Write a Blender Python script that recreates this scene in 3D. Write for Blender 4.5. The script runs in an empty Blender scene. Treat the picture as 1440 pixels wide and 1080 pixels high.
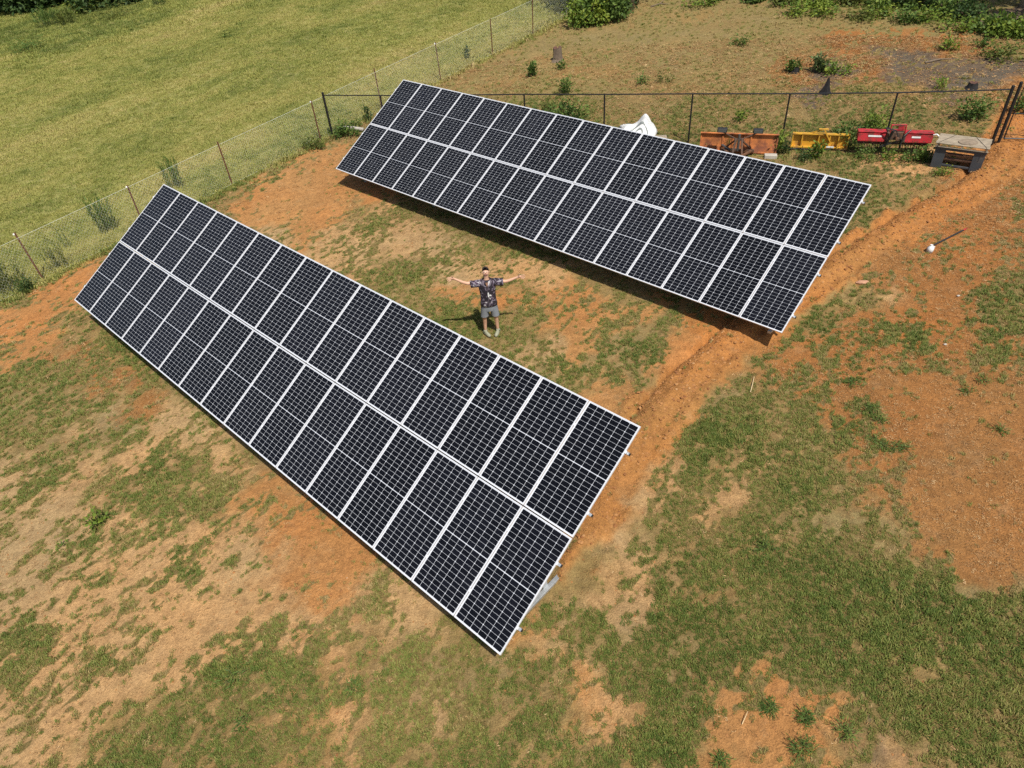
import bpy, bmesh, math, random
import numpy as np
from mathutils import Matrix, Vector, Euler
R = math.radians
random.seed(7); rng = np.random.default_rng(11)
scene = bpy.context.scene
col = scene.collection

# ---------------------------------------------------------------- camera, sky, sun, exposure
CAMZ = 10.535
PITCH, ROLL, FPX = 0.684405, -0.0884154, 954.947
_fw = Vector((0, math.cos(PITCH), -math.sin(PITCH))); _rt = Vector((1, 0, 0)); _up = _rt.cross(_fw)
_r2 = _rt*math.cos(ROLL) + _up*math.sin(ROLL); _u2 = -_rt*math.sin(ROLL) + _up*math.cos(ROLL)
cam_data = bpy.data.cameras.new('camera'); cam = bpy.data.objects.new('camera', cam_data); col.objects.link(cam)
cam_data.sensor_width = 36; cam_data.lens = FPX/1440*36; cam_data.clip_end = 2000; cam_data.clip_start = .1
cam.matrix_world = Matrix(((_r2.x, _u2.x, -_fw.x, 0), (_r2.y, _u2.y, -_fw.y, 0), (_r2.z, _u2.z, -_fw.z, CAMZ), (0, 0, 0, 1)))
scene.camera = cam
SUN_EL, SUN_AZ = R(60), R(158)          # azimuth clockwise from +Y
w = bpy.data.worlds.new('World'); scene.world = w; w.use_nodes = True
nt = w.node_tree; nt.nodes.clear()
sky = nt.nodes.new('ShaderNodeTexSky'); sky.sky_type = 'NISHITA'; sky.sun_disc = False
sky.sun_elevation = SUN_EL; sky.sun_rotation = SUN_AZ; sky.air_density = 1.0; sky.dust_density = 1.5
bg = nt.nodes.new('ShaderNodeBackground'); bg.inputs['Strength'].default_value = 0.088
wo = nt.nodes.new('ShaderNodeOutputWorld')
nt.links.new(sky.outputs[0], bg.inputs['Color']); nt.links.new(bg.outputs[0], wo.inputs['Surface'])
sd = bpy.data.lights.new('sun', 'SUN'); sd.energy = 4.4; sd.angle = R(0.55); sd.color = (1, .955, .87)
sun = bpy.data.objects.new('sun', sd); col.objects.link(sun)
SUNV = Vector((math.sin(SUN_AZ)*math.cos(SUN_EL), math.cos(SUN_AZ)*math.cos(SUN_EL), math.sin(SUN_EL)))
sun.rotation_euler = SUNV.to_track_quat('Z', 'Y').to_euler(); sun.location = (0, -10, 40)
vs = scene.view_settings; vs.view_transform = 'Standard'; vs.look = 'None'; vs.gamma = 1; vs.exposure = 0.30
vs.use_curve_mapping = False
scene.cycles.use_denoising = False; scene.cycles.max_bounces = 5; scene.cycles.transparent_max_bounces = 6

# ---------------------------------------------------------------- noise and ground helpers
def _h(i, j, s):
    n = (i.astype(np.int64)*374761393 + j.astype(np.int64)*668265263 + s*1442695041) & 0xffffffff
    n = ((n ^ (n >> 13))*1274126177) & 0xffffffff
    n = ((n ^ (n >> 16))*2246822519) & 0xffffffff
    return ((n ^ (n >> 15)) & 0xffffff)/float(0xffffff)
def vn(x, y, s=0):
    i = np.floor(x); j = np.floor(y); a = x-i; b = y-j; a = a*a*(3-2*a); b = b*b*(3-2*b); i = i.astype(np.int64); j = j.astype(np.int64)
    return (_h(i, j, s)*(1-a)+_h(i+1, j, s)*a)*(1-b)+(_h(i, j+1, s)*(1-a)+_h(i+1, j+1, s)*a)*b
def fbm(x, y, f, o=4, s=0, g=.55):
    t = 0; A = 1; n = 0
    for k in range(o):
        c, q = math.cos(.7*k+s), math.sin(.7*k+s)
        t = t+A*vn((c*x-q*y)*f, (q*x+c*y)*f, s*17+k); n += A; A *= g; f *= 2.07
    return t/n
def smooth(a, b, x):
    t = np.clip((x-a)/(b-a), 0, 1); return t*t*(3-2*t)
def base_z(x, y):
    r = np.sqrt(x*x+y*y); k = np.where(r > 95, 95/np.maximum(r, 1), 1.0)
    return (.0646*x+.0612*y)*k
def hit(px, py):                        # ground point under a photograph pixel
    d = _fw*FPX+_r2*(px-720)+_u2*(540-py)
    t = -CAMZ/(d.z-.0646*d.x-.0612*d.y); return Vector((d.x*t, d.y*t, CAMZ+d.z*t))
TR = np.array([hit(*p).to_tuple()[:2] for p in ((800, 800), (835, 735), (872, 655), (925, 580), (985, 515), (1055, 458), (1125, 418), (1180, 374), (1240, 336), (1310, 292), (1368, 262), (1403, 232), (1413, 200), (1440, 150))])
def tr_dist(x, y):
    best = np.full(np.shape(x), 1e9); side = np.zeros(np.shape(x)); along = np.zeros(np.shape(x)); acc = 0
    for (a, b) in zip(TR[:-1], TR[1:]):
        d = b-a; L = np.hypot(*d); d = d/L
        t = np.clip((x-a[0])*d[0]+(y-a[1])*d[1], 0, L)
        ex = x-a[0]-t*d[0]; ey = y-a[1]-t*d[1]; q = np.hypot(ex, ey)
        m = q < best; best = np.where(m, q, best); side = np.where(m, d[0]*ey-d[1]*ex, side); along = np.where(m, acc+t, along); acc += L
    return best, side, along
def tr_w(x, y, d=None):
    if d is None: d = tr_dist(x, y)[0]
    n = fbm(x, y, 1.6, 3, 5)
    wd = .16*smooth(11, 7.5, y)
    return smooth(.60, .44, d+wd*1.6+(n-.5)*.8)
def surf(x, y):
    x = np.asarray(x, float); y = np.asarray(y, float)
    z = base_z(x, y)+.05*(fbm(x, y, .22, 3, 3)-.5)+.03*(fbm(x, y, 2.2, 3, 4)-.5)+.018*(fbm(x, y, 6.5, 2, 6)-.5)*(np.hypot(x, y) < 40)
    near = (np.hypot(x-6, y-12) < 18)
    d, s, al = tr_dist(x, y)
    wv = tr_w(x, y, d)
    z = z+np.where(near, wv*(.06+.20*(fbm(x, y, 4.2, 3, 9)-.45))+.10*smooth(.35, 0, abs(s-.0))*wv-.15*smooth(.15, 0, abs(s-.46))*smooth(.8, .5, d)+.05*smooth(.14, 0, abs(s+.52))*smooth(.8, .5, d), 0)
    return z
def sz(x, y): return float(surf(np.array([x]), np.array([y]))[0])
def G(px, py):
    p = hit(px, py); return Vector((p.x, p.y, sz(p.x, p.y)))

# ---------------------------------------------------------------- materials
def mat(name, color, rough=.8, metal=0., var=.15, vs_=6., bump=0., coat=0., spec=.5, col2=None, c2s=3., c2t=(.45, .6)):
    m = bpy.data.materials.new(name); m.use_nodes = True; n = m.node_tree.nodes; l = m.node_tree.links
    b = n['Principled BSDF']; b.inputs['Roughness'].default_value = rough; b.inputs['Metallic'].default_value = metal
    b.inputs['Coat Weight'].default_value = coat; b.inputs['Specular IOR Level'].default_value = spec
    tc = n.new('ShaderNodeTexCoord'); ns = n.new('ShaderNodeTexNoise'); ns.inputs['Scale'].default_value = vs_; ns.inputs['Detail'].default_value = 5
    l.new(tc.outputs['Object'], ns.inputs['Vector'])
    mr = n.new('ShaderNodeMapRange'); mr.inputs['From Min'].default_value = .3; mr.inputs['From Max'].default_value = .7
    mr.inputs['To Min'].default_value = 1-var; mr.inputs['To Max'].default_value = 1+var; l.new(ns.outputs['Fac'], mr.inputs['Value'])
    mx = n.new('ShaderNodeMix'); mx.data_type = 'RGBA'; mx.blend_type = 'MULTIPLY'; mx.inputs['Factor'].default_value = 1
    mx.inputs['A'].default_value = (*color, 1); l.new(mr.outputs['Result'], mx.inputs['B'])
    if col2:
        n2 = n.new('ShaderNodeTexNoise'); n2.inputs['Scale'].default_value = c2s; n2.inputs['Detail'].default_value = 6; n2.inputs['Roughness'].default_value = .7
        l.new(tc.outputs['Object'], n2.inputs['Vector'])
        r2 = n.new('ShaderNodeMapRange'); r2.inputs['From Min'].default_value = c2t[0]; r2.inputs['From Max'].default_value = c2t[1]; l.new(n2.outputs['Fac'], r2.inputs['Value'])
        m2 = n.new('ShaderNodeMix'); m2.data_type = 'RGBA'; m2.inputs['A'].default_value = (*color, 1); m2.inputs['B'].default_value = (*col2, 1)
        l.new(r2.outputs['Result'], m2.inputs['Factor']); l.new(m2.outputs['Result'], mx.inputs['A'])
    l.new(mx.outputs['Result'], b.inputs['Base Color'])
    if bump:
        bp = n.new('ShaderNodeBump'); bp.inputs['Strength'].default_value = bump; bp.inputs['Distance'].default_value = .02
        l.new(ns.outputs['Fac'], bp.inputs['Height']); l.new(bp.outputs['Normal'], b.inputs['Normal'])
    return m
def leaf_mat(name, stops, attr='tint', inst=False, trans=.25, rough=.6):
    m = bpy.data.materials.new(name); m.use_nodes = True; n = m.node_tree.nodes; l = m.node_tree.links
    b = n['Principled BSDF']; b.inputs['Roughness'].default_value = rough; b.inputs['Specular IOR Level'].default_value = .25
    a = n.new('ShaderNodeAttribute'); a.attribute_name = attr; a.attribute_type = 'INSTANCER' if inst else 'GEOMETRY'
    src = a.outputs['Fac']
    if inst:
        a2 = n.new('ShaderNodeAttribute'); a2.attribute_name = 'blade'
        ad = n.new('ShaderNodeMath'); ad.operation = 'MULTIPLY_ADD'; ad.inputs[1].default_value = .38; l.new(a2.outputs['Fac'], ad.inputs[0]); l.new(src, ad.inputs[2])
        sb = n.new('ShaderNodeMath'); sb.operation = 'SUBTRACT'; sb.inputs[1].default_value = .19; l.new(ad.outputs[0], sb.inputs[0]); src = sb.outputs[0]
    cr = n.new('ShaderNodeValToRGB'); e = cr.color_ramp.elements
    while len(e) < len(stops): e.new(.5)
    for k, (p, c) in enumerate(stops): e[k].position = p; e[k].color = (*c, 1)
    l.new(src, cr.inputs['Fac']); l.new(cr.outputs['Color'], b.inputs['Base Color'])
    tr = n.new('ShaderNodeBsdfTranslucent'); l.new(cr.outputs['Color'], tr.inputs['Color'])
    ms = n.new('ShaderNodeMixShader'); ms.inputs['Fac'].default_value = trans
    o = n['Material Output']; l.new(b.outputs[0], ms.inputs[1]); l.new(tr.outputs[0], ms.inputs[2]); l.new(ms.outputs[0], o.inputs['Surface'])
    return m

# ---------------------------------------------------------------- mesh helpers
class MB:
    def __init__(s): s.v = []; s.f = []; s.m = []
    def add(s, vs_, fs, mi=0):
        o = len(s.v); s.v += [tuple(p) for p in vs_]; s.f += [tuple(o+i for i in f) for f in fs]; s.m += [mi]*len(fs)
    def box(s, c, d, M=None, mi=0):
        c = Vector(c); P = [Vector(((i & 1)-.5, ((i >> 1) & 1)-.5, ((i >> 2) & 1)-.5)) for i in range(8)]
        P = [c+Vector((p.x*d[0], p.y*d[1], p.z*d[2])) if M is None else c+M@Vector((p.x*d[0], p.y*d[1], p.z*d[2])) for p in P]
        s.add(P, [(0, 2, 3, 1), (4, 5, 7, 6), (0, 1, 5, 4), (2, 6, 7, 3), (0, 4, 6, 2), (1, 3, 7, 5)], mi)
    def bar(s, a, b, w, h=None, up=(0, 0, 1), mi=0):
        a = Vector(a); b = Vector(b); h = h or w; d = b-a; x = d.normalized(); u = Vector(up); y = u.cross(x)
        if y.length < 1e-3: y = Vector((1, 0, 0)).cross(x)
        y.normalize(); z = x.cross(y); M = Matrix((x, y, z)).transposed(); s.box((a+b)/2, (d.length, w, h), M, mi)
    def tube(s, pts, r, n=8, mi=0, cap=True):
        P = [Vector(p) for p in pts]; rr = r if hasattr(r, '__len__') else [r]*len(P); o = len(s.v); ref = None
        for k, p in enumerate(P):
            d = (P[min(k+1, len(P)-1)]-P[max(k-1, 0)]).normalized()
            if ref is None: ref = Vector((0, 0, 1)) if abs(d.z) < .9 else Vector((1, 0, 0))
            y = ref.cross(d).normalized(); z = d.cross(y); ref = z
            for i in range(n):
                a = 2*math.pi*i/n; s.v.append(tuple(p+(y*math.cos(a)+z*math.sin(a))*rr[k]))
        for k in range(len(P)-1):
            for i in range(n):
                j = (i+1) % n; s.f.append((o+k*n+i, o+k*n+j, o+(k+1)*n+j, o+(k+1)*n+i)); s.m.append(mi)
        if cap:
            s.f.append(tuple(o+i for i in range(n))[::-1]); s.m.append(mi); s.f.append(tuple(o+(len(P)-1)*n+i for i in range(n))); s.m.append(mi)
    def ball(s, c, r, sub=2, sq=(1, 1, 1), jit=0., mi=0, seed=0):
        bm = bmesh.new(); bmesh.ops.create_icosphere(bm, subdivisions=sub, radius=1); rd = random.Random(seed)
        bm.verts.ensure_lookup_table()
        vs_ = []
        for v in bm.verts:
            k = r*(1+rd.uniform(-jit, jit)); vs_.append((c[0]+v.co.x*k*sq[0], c[1]+v.co.y*k*sq[1], c[2]+v.co.z*k*sq[2]))
        s.add(vs_, [tuple(v.index for v in f.verts) for f in bm.faces], mi); bm.free()
    def mesh(s, name, mats, smooth_=False):
        me = bpy.data.meshes.new(name); me.from_pydata(s.v, [], s.f)
        for m in (mats if isinstance(mats, (list, tuple)) else [mats]): me.materials.append(m)
        me.polygons.foreach_set('material_index', s.m)
        if smooth_: me.polygons.foreach_set('use_smooth', [True]*len(s.f))
        me.update(); return me
    def build(s, name, mats, parent=None, smooth_=False, M=None, bevel=0.):
        o = link(name, s.mesh(name, mats, smooth_), parent, M)
        if bevel:
            b = o.modifiers.new('bevel', 'BEVEL'); b.width = bevel; b.segments = 2; b.limit_method = 'ANGLE'
        return o
def link(name, me, parent=None, M=None):
    o = bpy.data.objects.new(name, me); col.objects.link(o)
    if M is not None: o.matrix_basis = M
    if parent: o.parent = parent
    return o
def empty(name, loc, rz=0.):
    o = bpy.data.objects.new(name, None); col.objects.link(o); o.location = loc; o.rotation_euler = (0, 0, rz); o.empty_display_size = .2; return o
def tag(o, label=None, cat=None, group=None, kind=None):
    for k, v in (('label', label), ('category', cat), ('group', group), ('kind', kind)):
        if v: o[k] = v
    return o
def copy_tree(o, parent=None):
    c = o.copy(); col.objects.link(c)
    if parent: c.parent = parent
    for ch in [x for x in o.children]: copy_tree(ch, c)
    return c
def np_mesh(name, V, F, mats, mi=None, attrs=None):
    """V (n,3), F (m,k) all the same size"""
    me = bpy.data.meshes.new(name); k = F.shape[1]
    me.vertices.add(len(V)); me.vertices.foreach_set('co', np.ascontiguousarray(V, np.float32).ravel())
    me.loops.add(F.size); me.loops.foreach_set('vertex_index', np.ascontiguousarray(F, np.int32).ravel())
    me.polygons.add(len(F)); me.polygons.foreach_set('loop_start', np.arange(0, F.size, k, dtype=np.int32))
    try: me.polygons.foreach_set('loop_total', np.full(len(F), k, np.int32))
    except Exception: pass
    for m in (mats if isinstance(mats, (list, tuple)) else [mats]): me.materials.append(m)
    if mi is not None: me.polygons.foreach_set('material_index', mi.astype(np.int32))
    me.update(calc_edges=True)
    for nm, (ty, dom, A) in (attrs or {}).items():
        a = me.attributes.new(nm, ty, dom); a.data.foreach_set({'FLOAT': 'value', 'FLOAT_COLOR': 'color', 'FLOAT_VECTOR': 'vector', 'INT': 'value'}[ty], np.ascontiguousarray(A).ravel())
    return me

# ---------------------------------------------------------------- what grows where: soil kind (T tan, O orange clay, B brown mulch, D dry thatch, K burnt, r trench) and grass cover 0-9,
# noted row by row from the photograph and laid out on the ground as a 0.3 m map
YARD={0:(0,"D9"*22+"D7D6D6D5D5D6D6D7D7D7D8D8D8D9"),
1:(0,"D7"*18+"D5D5D5D5D4D5D4D4D5D4D3B3B3B3B3B4B5D8"),
2:(0,"D7"*16+"D4D4D5D5D5D5D5D5D5D5D5B4B4K3B3K3K3K3K2K2"),
3:(0,"D7"*13+"D5D5D5D6D7D8D8D6D6D5D6D6D6D6D5K3D6D6D5D6K2D5B4"),
4:(0,"D7"*10+"D8D8D7D7D7D7D7D7D7D8D8D7D7D7D7D7D7D7D8D8D8D8D7D7D6O3"),
5:(0,"D7"*9+"D8O6O2O2O2D4D5D5D5D5D6D6D6D7D7D7D7D7D8D8D8D8T5T6O4O2r0"),
6:(0,"D7"*8+"D8O4O0O0O1O2D5D5D5D5D5D5D5D5D5D5D5D5D6D6D7D7D7D6D6B3r1B2"),
7:(0,"D7"*7+"D7O3O2O1O1D4T5D5D4D4D4D4D4D4D4D4D4D4D4D5D5D6D8D7D5r1B2B2B2"),
8:(0,"D7"*7+"D8D6T4O3T4T5T3T4T4D6D6D5D4D4D4D4D4D4D4D4D4D4r2r1r1B2B2B2B2"),
9:(0,"D8D8O3O3D5D5D5D5D5T4T3T4T4D5D6T4T3T4T3T4D4D4D3D3D3D4D4D4r1r0B4B3B3B3B3B3"),
10:(0,"D7O3O2D4D6D6D6D6D6T4T4T4D5D6D5O3O2D4D5O3O3D4D4O4D4D5D5D5D6D5D5T3B3B2B5B6"),
11:(0,"O3O4D5D6D7D6D6D6D6D5D5D5D5D5D5D6D7D6D5O3O3O3D5D4r1r1r2D6D6B5B5B5B3B2B6B7"),
12:(0,"O5O7D5B5D8D6D6D6D6D5D5D5D5D5D5D5D5D5D5T4O3D6D8O3O1r1B4B3B4B4B5B5B3B1B4B4"),
13:(0,"D8D8D8B5B4D6D6D5D5D5D5D5D5D5D5D5D5D5D6D7D6O2D6O3r0r1D6B5B4B3B3B2B1B1B1B1"),
14:(0,"D8D6D7D5D7T5T4T4D5D5D5D5D5D5D5D5D5D5D5O3O1O1O2r1r1D7D8D6D4B4B4B4B1B0B0B0"),
15:(0,"D6D6D8D6D6T4T4T4D4D4D4D4D4D4D4D4D4D4D4O3O2O2r0r1D7D8D7D5D6D5B4B4B2B0B0B0"),
16:(0,"T4D8T5D5T4D7D6T4T4D4D4D4D4D4D4D4D4D4D4D4O3O2r1T5D7D6T5D7D7D6B4B5B3B0B0B0"),
17:(0,"T5T6T3D5D6D8D7D6D5O2O2O3O3O3O3O3O3O3O3O3O3r1T4D6D5T4D8D8D6D5B3B3B1B0B0B0"),
18:(0,"T3T1T2T4T3T4T4T4T4T4O2O1O1O1O2D4D4D4D4D5O4T5D7D6T4D6D8D7D6D6D5D5D5B1B0B0"),
19:(0,"T2T4T5T2T3T3T6T5T4T3O1O1O0O1O2D4D4D4D5D5D8T6T5D6D8D8D9D7D8D8D7D6D6B4B0B0"),
20:(0,"T2T3T2T3T3T4T4T2T4O1O1O0O1T4T3O3D5D5D5D6D7T4T5D7D7D6D9D9D9D9D9D8D8D6B2B3"),
21:(0,"T5T5T2T2T4T4T3T2T1T2O2T3T4T5T2O4D6D6D6D7D8T6T6D8D9D9D9D9D9D9D9D8D9D7D8D9"),
22:(0,"T4T6T4T4T5T5T1T1T3T5T5T4D6D6T4T4D6D6O3T4D7D8D8D8D9D9D9D9D9D9D9D9D9D9D9D9"),
23:(0,"T3T4T5T5T3T3T4D7D7D8D6T4D5D7D7D6D6D6D8D6T5D7D7D9D8D8D8D6D9D9D9D9D9D9D9D9"),
24:(0,"T3T2T2T5T4T5D7T5D6D7D6D6T5D7T4T4D6D8D8D7T2T3D8D9D9O5O1O3O5D9D9D9D9D9D9D9"),
25:(0,"T2T4T3D6D7D8D8D8D7T4D5D6T5D7D7T4D6D8D8D8D6T4D8D8D8O4O1O2O4D4K5D9D9D9D9D9"),
26:(0,"T3T4T2D6D8D8D7D8D8D5D5D6T5D8D6D6D8D8D8D7D7D7D7D9O4O2O1O3O3D3D2D4D8D8D8D8")}
PATCHES=[(120,762,28,8,-30,9.5,None),(108,740,10,9,0,8,None),(150,725,12,6,0,8,None),(30,870,22,12,-5,8,None),(55,905,40,22,0,6.5,None),(140,925,25,18,0,8,None),
(255,795,16,22,-20,7,None),(275,822,14,10,0,8.5,None),(310,875,14,9,-10,8.5,None),(320,945,90,9,-25,None,None),(240,910,60,10,-25,1,'T'),(340,930,60,30,-15,8.5,None),(410,945,50,28,0,8,None),
(1040,650,40,26,0,8,None),(1030,590,42,30,-20,9,None),(1255,630,36,8,8,9.5,None),(1225,578,14,16,30,8.5,None),(1270,470,60,22,5,7.5,None),(1405,435,42,32,15,9,None),(1425,400,30,16,0,8,None),(1408,495,14,16,0,8,None),(1200,540,30,10,0,7,None),
(1240,395,22,8,0,7.5,None),(1172,470,60,9,0,6.5,None),(1190,415,50,14,-5,6.5,None),(1385,383,14,8,20,8.5,None),(1420,300,20,8,0,5,None),
(900,500,34,22,0,8.5,None),(845,492,28,18,0,7.5,None),(935,440,30,18,-30,7.5,None),(775,515,60,14,8,8,None),(868,528,7,5,0,8,None),(600,400,50,12,0,5,None),
(1090,340,0.1,0.1,0,1,None),(580,268,0.1,.1,0,1,None),
(530,312,48,12,-25,8,None),(385,345,40,10,-28,7,None),(440,292,40,10,-20,2,'O'),(390,250,16,6,-10,6,None),(362,285,14,6,-10,7,None),(420,275,60,22,-15,.3,'O'),(350,315,22,8,-20,1,'O'),
(60,415,55,13,-28,1.5,'O'),(50,440,35,12,-28,1.5,'O'),(15,460,12,10,0,2,'O'),(35,425,14,8,0,7,None),(95,500,25,14,0,2.5,'B'),(165,545,40,16,-10,3,'B'),(215,570,40,14,-20,2.5,'B'),
(120,600,60,7,-28,3,'T'),(245,585,25,20,-25,2,'T'),(130,655,20,20,-30,1.5,'T'),(90,705,35,14,-28,.5,'T'),(20,665,18,8,0,1,'T'),(200,630,30,10,-30,3,'T'),
(380,690,45,22,10,1.2,'O'),(375,705,18,14,0,8,None),(430,770,55,40,20,.3,'O'),(480,830,40,20,10,1,'O'),(600,850,22,30,-50,1,'T'),(545,850,30,14,-40,6,None),
(815,970,22,32,-40,.5,'O'),(790,930,25,12,40,2.5,'T'),(1010,975,0.1,0.1,0,1,None),
(750,898,28,14,-20,1,'O'),(800,870,16,9,0,3,'T'),(845,835,22,10,0,2,'T'),(880,850,18,9,0,1.5,'T'),(872,825,12,9,0,2,'T'),(850,735,20,9,0,1,'T'),(905,1000,14,9,30,1,'O'),(875,1045,10,8,0,2,'O'),
(930,690,40,14,0,3.5,'T'),(985,740,24,22,0,1.5,'T'),(1118,774,18,9,20,2,'T'),(1205,785,14,9,0,3,'T'),(1035,705,40,12,0,3,'T'),
(1375,680,90,110,0,0,'B'),(1400,790,32,48,0,0.2,'B'),(1320,600,70,60,0,.8,'B'),(1310,770,30,22,20,2.5,'B'),
(1090,990,40,30,30,.5,'O'),(1160,1010,30,18,0,.8,'O'),(1110,1040,30,25,0,1,'O'),(1000,1050,20,18,-30,1,'O'),(1030,995,10,30,15,3,'O'),(1070,965,14,30,0,1.5,'O'),(1250,1058,40,22,10,.8,'T'),(1225,1048,14,14,0,1,'K'),(1175,990,20,12,0,2,'O'),
(1302,958,8,5,0,1.5,'T'),(1255,976,10,5,-30,2,'T'),
(700,425,50,14,0,2.5,'O'),(740,500,20,8,0,3,'T'),(690,490,50,16,0,5.5,None),(630,440,70,16,0,6.5,None),(530,260,40,10,20,1,'O'),(1060,460,60,28,-30,.3,'r'),(1015,500,30,30,-30,.2,'r'),
(570,340,40,16,-20,2.5,'T'),(640,395,22,8,0,3,'T'),(860,430,80,14,15,3,'O'),(800,465,60,10,10,3,'O'),
(1380,104,75,9,5,1,'K'),(1290,100,55,8,2,1.5,'K'),(1160,100,28,7,0,1.5,'K'),(1250,72,60,6,3,2,'K'),(1405,30,26,22,0,1,'K'),(1400,205,25,9,0,.2,'r'),(1430,118,20,4,0,.5,'r'),
(1245,232,45,12,0,4.5,'T'),(1230,275,50,14,0,7.5,None),(1190,330,25,14,-20,8.5,None),(1215,300,30,14,0,8,None),(1290,270,50,10,-5,5,None),
(1230,15,110,14,5,8.5,None),(950,60,90,18,0,3.5,None),(790,150,50,22,0,8.5,None),(1000,160,60,20,0,7,None)]

def ground_map():
    T = [YARD[r][1][0::2] for r in range(27)]; V = np.array([[int(c) for c in YARD[r][1][1::2]] for r in range(27)], float); kinds = 'TOBDKr'
    W = np.array([[[1. if T[r][c] == t else 0 for t in kinds] for c in range(36)] for r in range(27)])
    yy, xx = np.mgrid[0:108, 0:144]; px = (xx+.5)*10; py = (yy+.5)*10
    def bil(A, u, v, mu, mv):
        u = np.clip(u, 0, mu-1.001); v = np.clip(v, 0, mv-1.001); i = u.astype(int); j = v.astype(int); a = u-i; b = v-j
        if A.ndim == 3: a = a[..., None]; b = b[..., None]
        return A[j, i]*(1-a)*(1-b)+A[j, i+1]*a*(1-b)+A[j+1, i]*(1-a)*b+A[j+1, i+1]*a*b
    Vi = bil(V, px/40-.5, py/40-.5, 36, 27); Wi = bil(W, px/40-.5, py/40-.5, 36, 27)
    for cx, cy, rx, ry, an, cv, ty in PATCHES:
        if rx < 1: continue
        a = math.radians(an); dx = px-cx; dy = py-cy
        u = (dx*math.cos(a)+dy*math.sin(a))/max(rx, 3); v = (-dx*math.sin(a)+dy*math.cos(a))/max(ry, 3)
        q = np.clip((1.25-np.sqrt(u*u+v*v))/.45, 0, 1)
        if cv is not None: Vi = Vi*(1-q)+cv*q
        if ty: e = np.zeros(6); e[kinds.index(ty)] = 1; Wi = Wi*(1-q[..., None])+e*q[..., None]
    X, Y = np.meshgrid(-17+.3*(np.arange(128)+.5), 3+.3*(np.arange(107)+.5))
    P = np.stack([X, Y, .0646*X+.0612*Y-CAMZ], -1); d = P@np.array(_fw)
    u = (720+FPX*(P@np.array(_r2))/d)/10-.5; v = (540-FPX*(P@np.array(_u2))/d)/10-.5
    return bil(Vi, u, v, 144, 108)/10., bil(Wi, u, v, 144, 108).argmax(-1)

# ---------------------------------------------------------------- ground sheet
MX0, MY0, MST = -17., 3., .3
CV, TY = ground_map()
NY_, NX_ = CV.shape
def cover_at(x, y):
    u = np.clip((x-MX0)/MST-.5, 0, NX_-1.001); v = np.clip((y-MY0)/MST-.5, 0, NY_-1.001); i = u.astype(int); j = v.astype(int); a = u-i; b = v-j
    return CV[j, i]*(1-a)*(1-b)+CV[j, i+1]*a*(1-b)+CV[j+1, i]*(1-a)*b+CV[j+1, i+1]*a*b
SOILC = np.array([(.44, .268, .120), (.43, .20, .068), (.325, .145, .046), (.27, .185, .072), (.13, .10, .07), (.40, .178, .054)])
def soil_w(x, y):
    W = np.zeros(np.shape(x)+(6,))
    jx = (fbm(x, y, 1.1, 3, 21)-.5)*1.0+(fbm(x, y, 4., 3, 23)-.5)*.7; jy = (fbm(x, y, 1.1, 3, 22)-.5)*1.0+(fbm(x, y, 4., 3, 24)-.5)*.7
    for dx, dy in ((0, 0), (.22, .1), (-.2, .15), (.05, -.22), (-.12, -.12)):
        i = np.clip(((x+jx+dx-MX0)/MST).astype(int), 0, NX_-1); j = np.clip(((y+jy+dy-MY0)/MST).astype(int), 0, NY_-1)
        np.put_along_axis(W, TY[j, i][..., None], np.take_along_axis(W, TY[j, i][..., None], -1)+.2, -1)
    return W
FL = -34.75                             # the farm fence runs along x-y = FL
def field_w(x, y): return smooth(FL+.15, FL-.15, x-y+.25*(fbm(x, y, 1.5, 2, 8)-.5))
def uni(n, c=.5, k=7.5): return 1/(1+np.exp(-(n-c)*k))  # roughly uniform fbm
def grass_mask(x, y):
    """0..1: is grass growing here"""
    s = (x+y)*.7071; t = (x-y)*.7071
    n = .27*fbm(s*.6, t*1.15, 1.1, 4, 31, .62)+.73*fbm(s*.75, t*1.25, 4.6, 4, 33, .85)
    n = uni(n, .5, 15.5)
    c = cover_at(x, y)
    far = smooth(32, 36, y); c = c*(1-far)+far*(.5+.3*(fbm(x, y, .2, 2, 40)-.5))
    d = tr_dist(x, y)[0]; c = c*(1-.97*smooth(.8, .45, d+(fbm(x, y, 1.6, 3, 5)-.5)*.7)*smooth(30, 26, np.hypot(x, y)))
    c = np.where(c > .45, .45+(c-.45)*.88, c)*1.04-.02+.08*smooth(.88, .98, c)
    m = .78*smooth(-.09, .12, c-n)+.22*smooth(-.42, .0, c-n)*smooth(.46, .58, fbm(x, y, 5.5, 3, 36))*1.5
    f = field_w(x, y)
    return m*(1-f)+f*.97, c, f
gx = np.concatenate([-17-np.geomspace(.15, 480, 70)[::-1], np.arange(-17, 21, .085), 21+np.geomspace(.15, 480, 70)])
gy = np.concatenate([2.2-np.geomspace(.15, 300, 50)[::-1], np.arange(2.2, 31, .085), 31+np.geomspace(.12, 560, 130)])
GX, GY = np.meshgrid(gx, gy); fx, fy = GX.ravel(), GY.ravel()
Z = surf(fx, fy)
msk, cvr, fld = grass_mask(fx, fy)
SW = soil_w(fx, fy)
twv = tr_w(fx, fy)*smooth(30, 26, np.hypot(fx, fy))
SW = SW*(1-twv[:, None]); SW[:, 5] += twv
sc = SW@SOILC
lt = fbm(fx, fy, .7, 4, 51)[:, None]; sc = sc*(.86+.28*lt)
red = fbm(fx, fy, .45, 3, 52)[:, None]; sc = sc*(1+(red-.5)*np.array([[.25, -.1, -.35]]))
lawn = np.array([[.185, .135, .050]])*(.8+.4*fbm(fx, fy, 1.3, 3, 53)[:, None])
fieldc = np.array([[.31, .29, .105]])*(.8+.4*fbm(fx, fy, .3, 3, 54)[:, None])
far_d = (smooth(24, 30, fy)*(1-fld))[:, None]; lawn = lawn*(1-far_d)+np.array([[.225, .175, .065]])*far_d
gc = lawn*(1-fld[:, None])+fieldc*fld[:, None]
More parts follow.
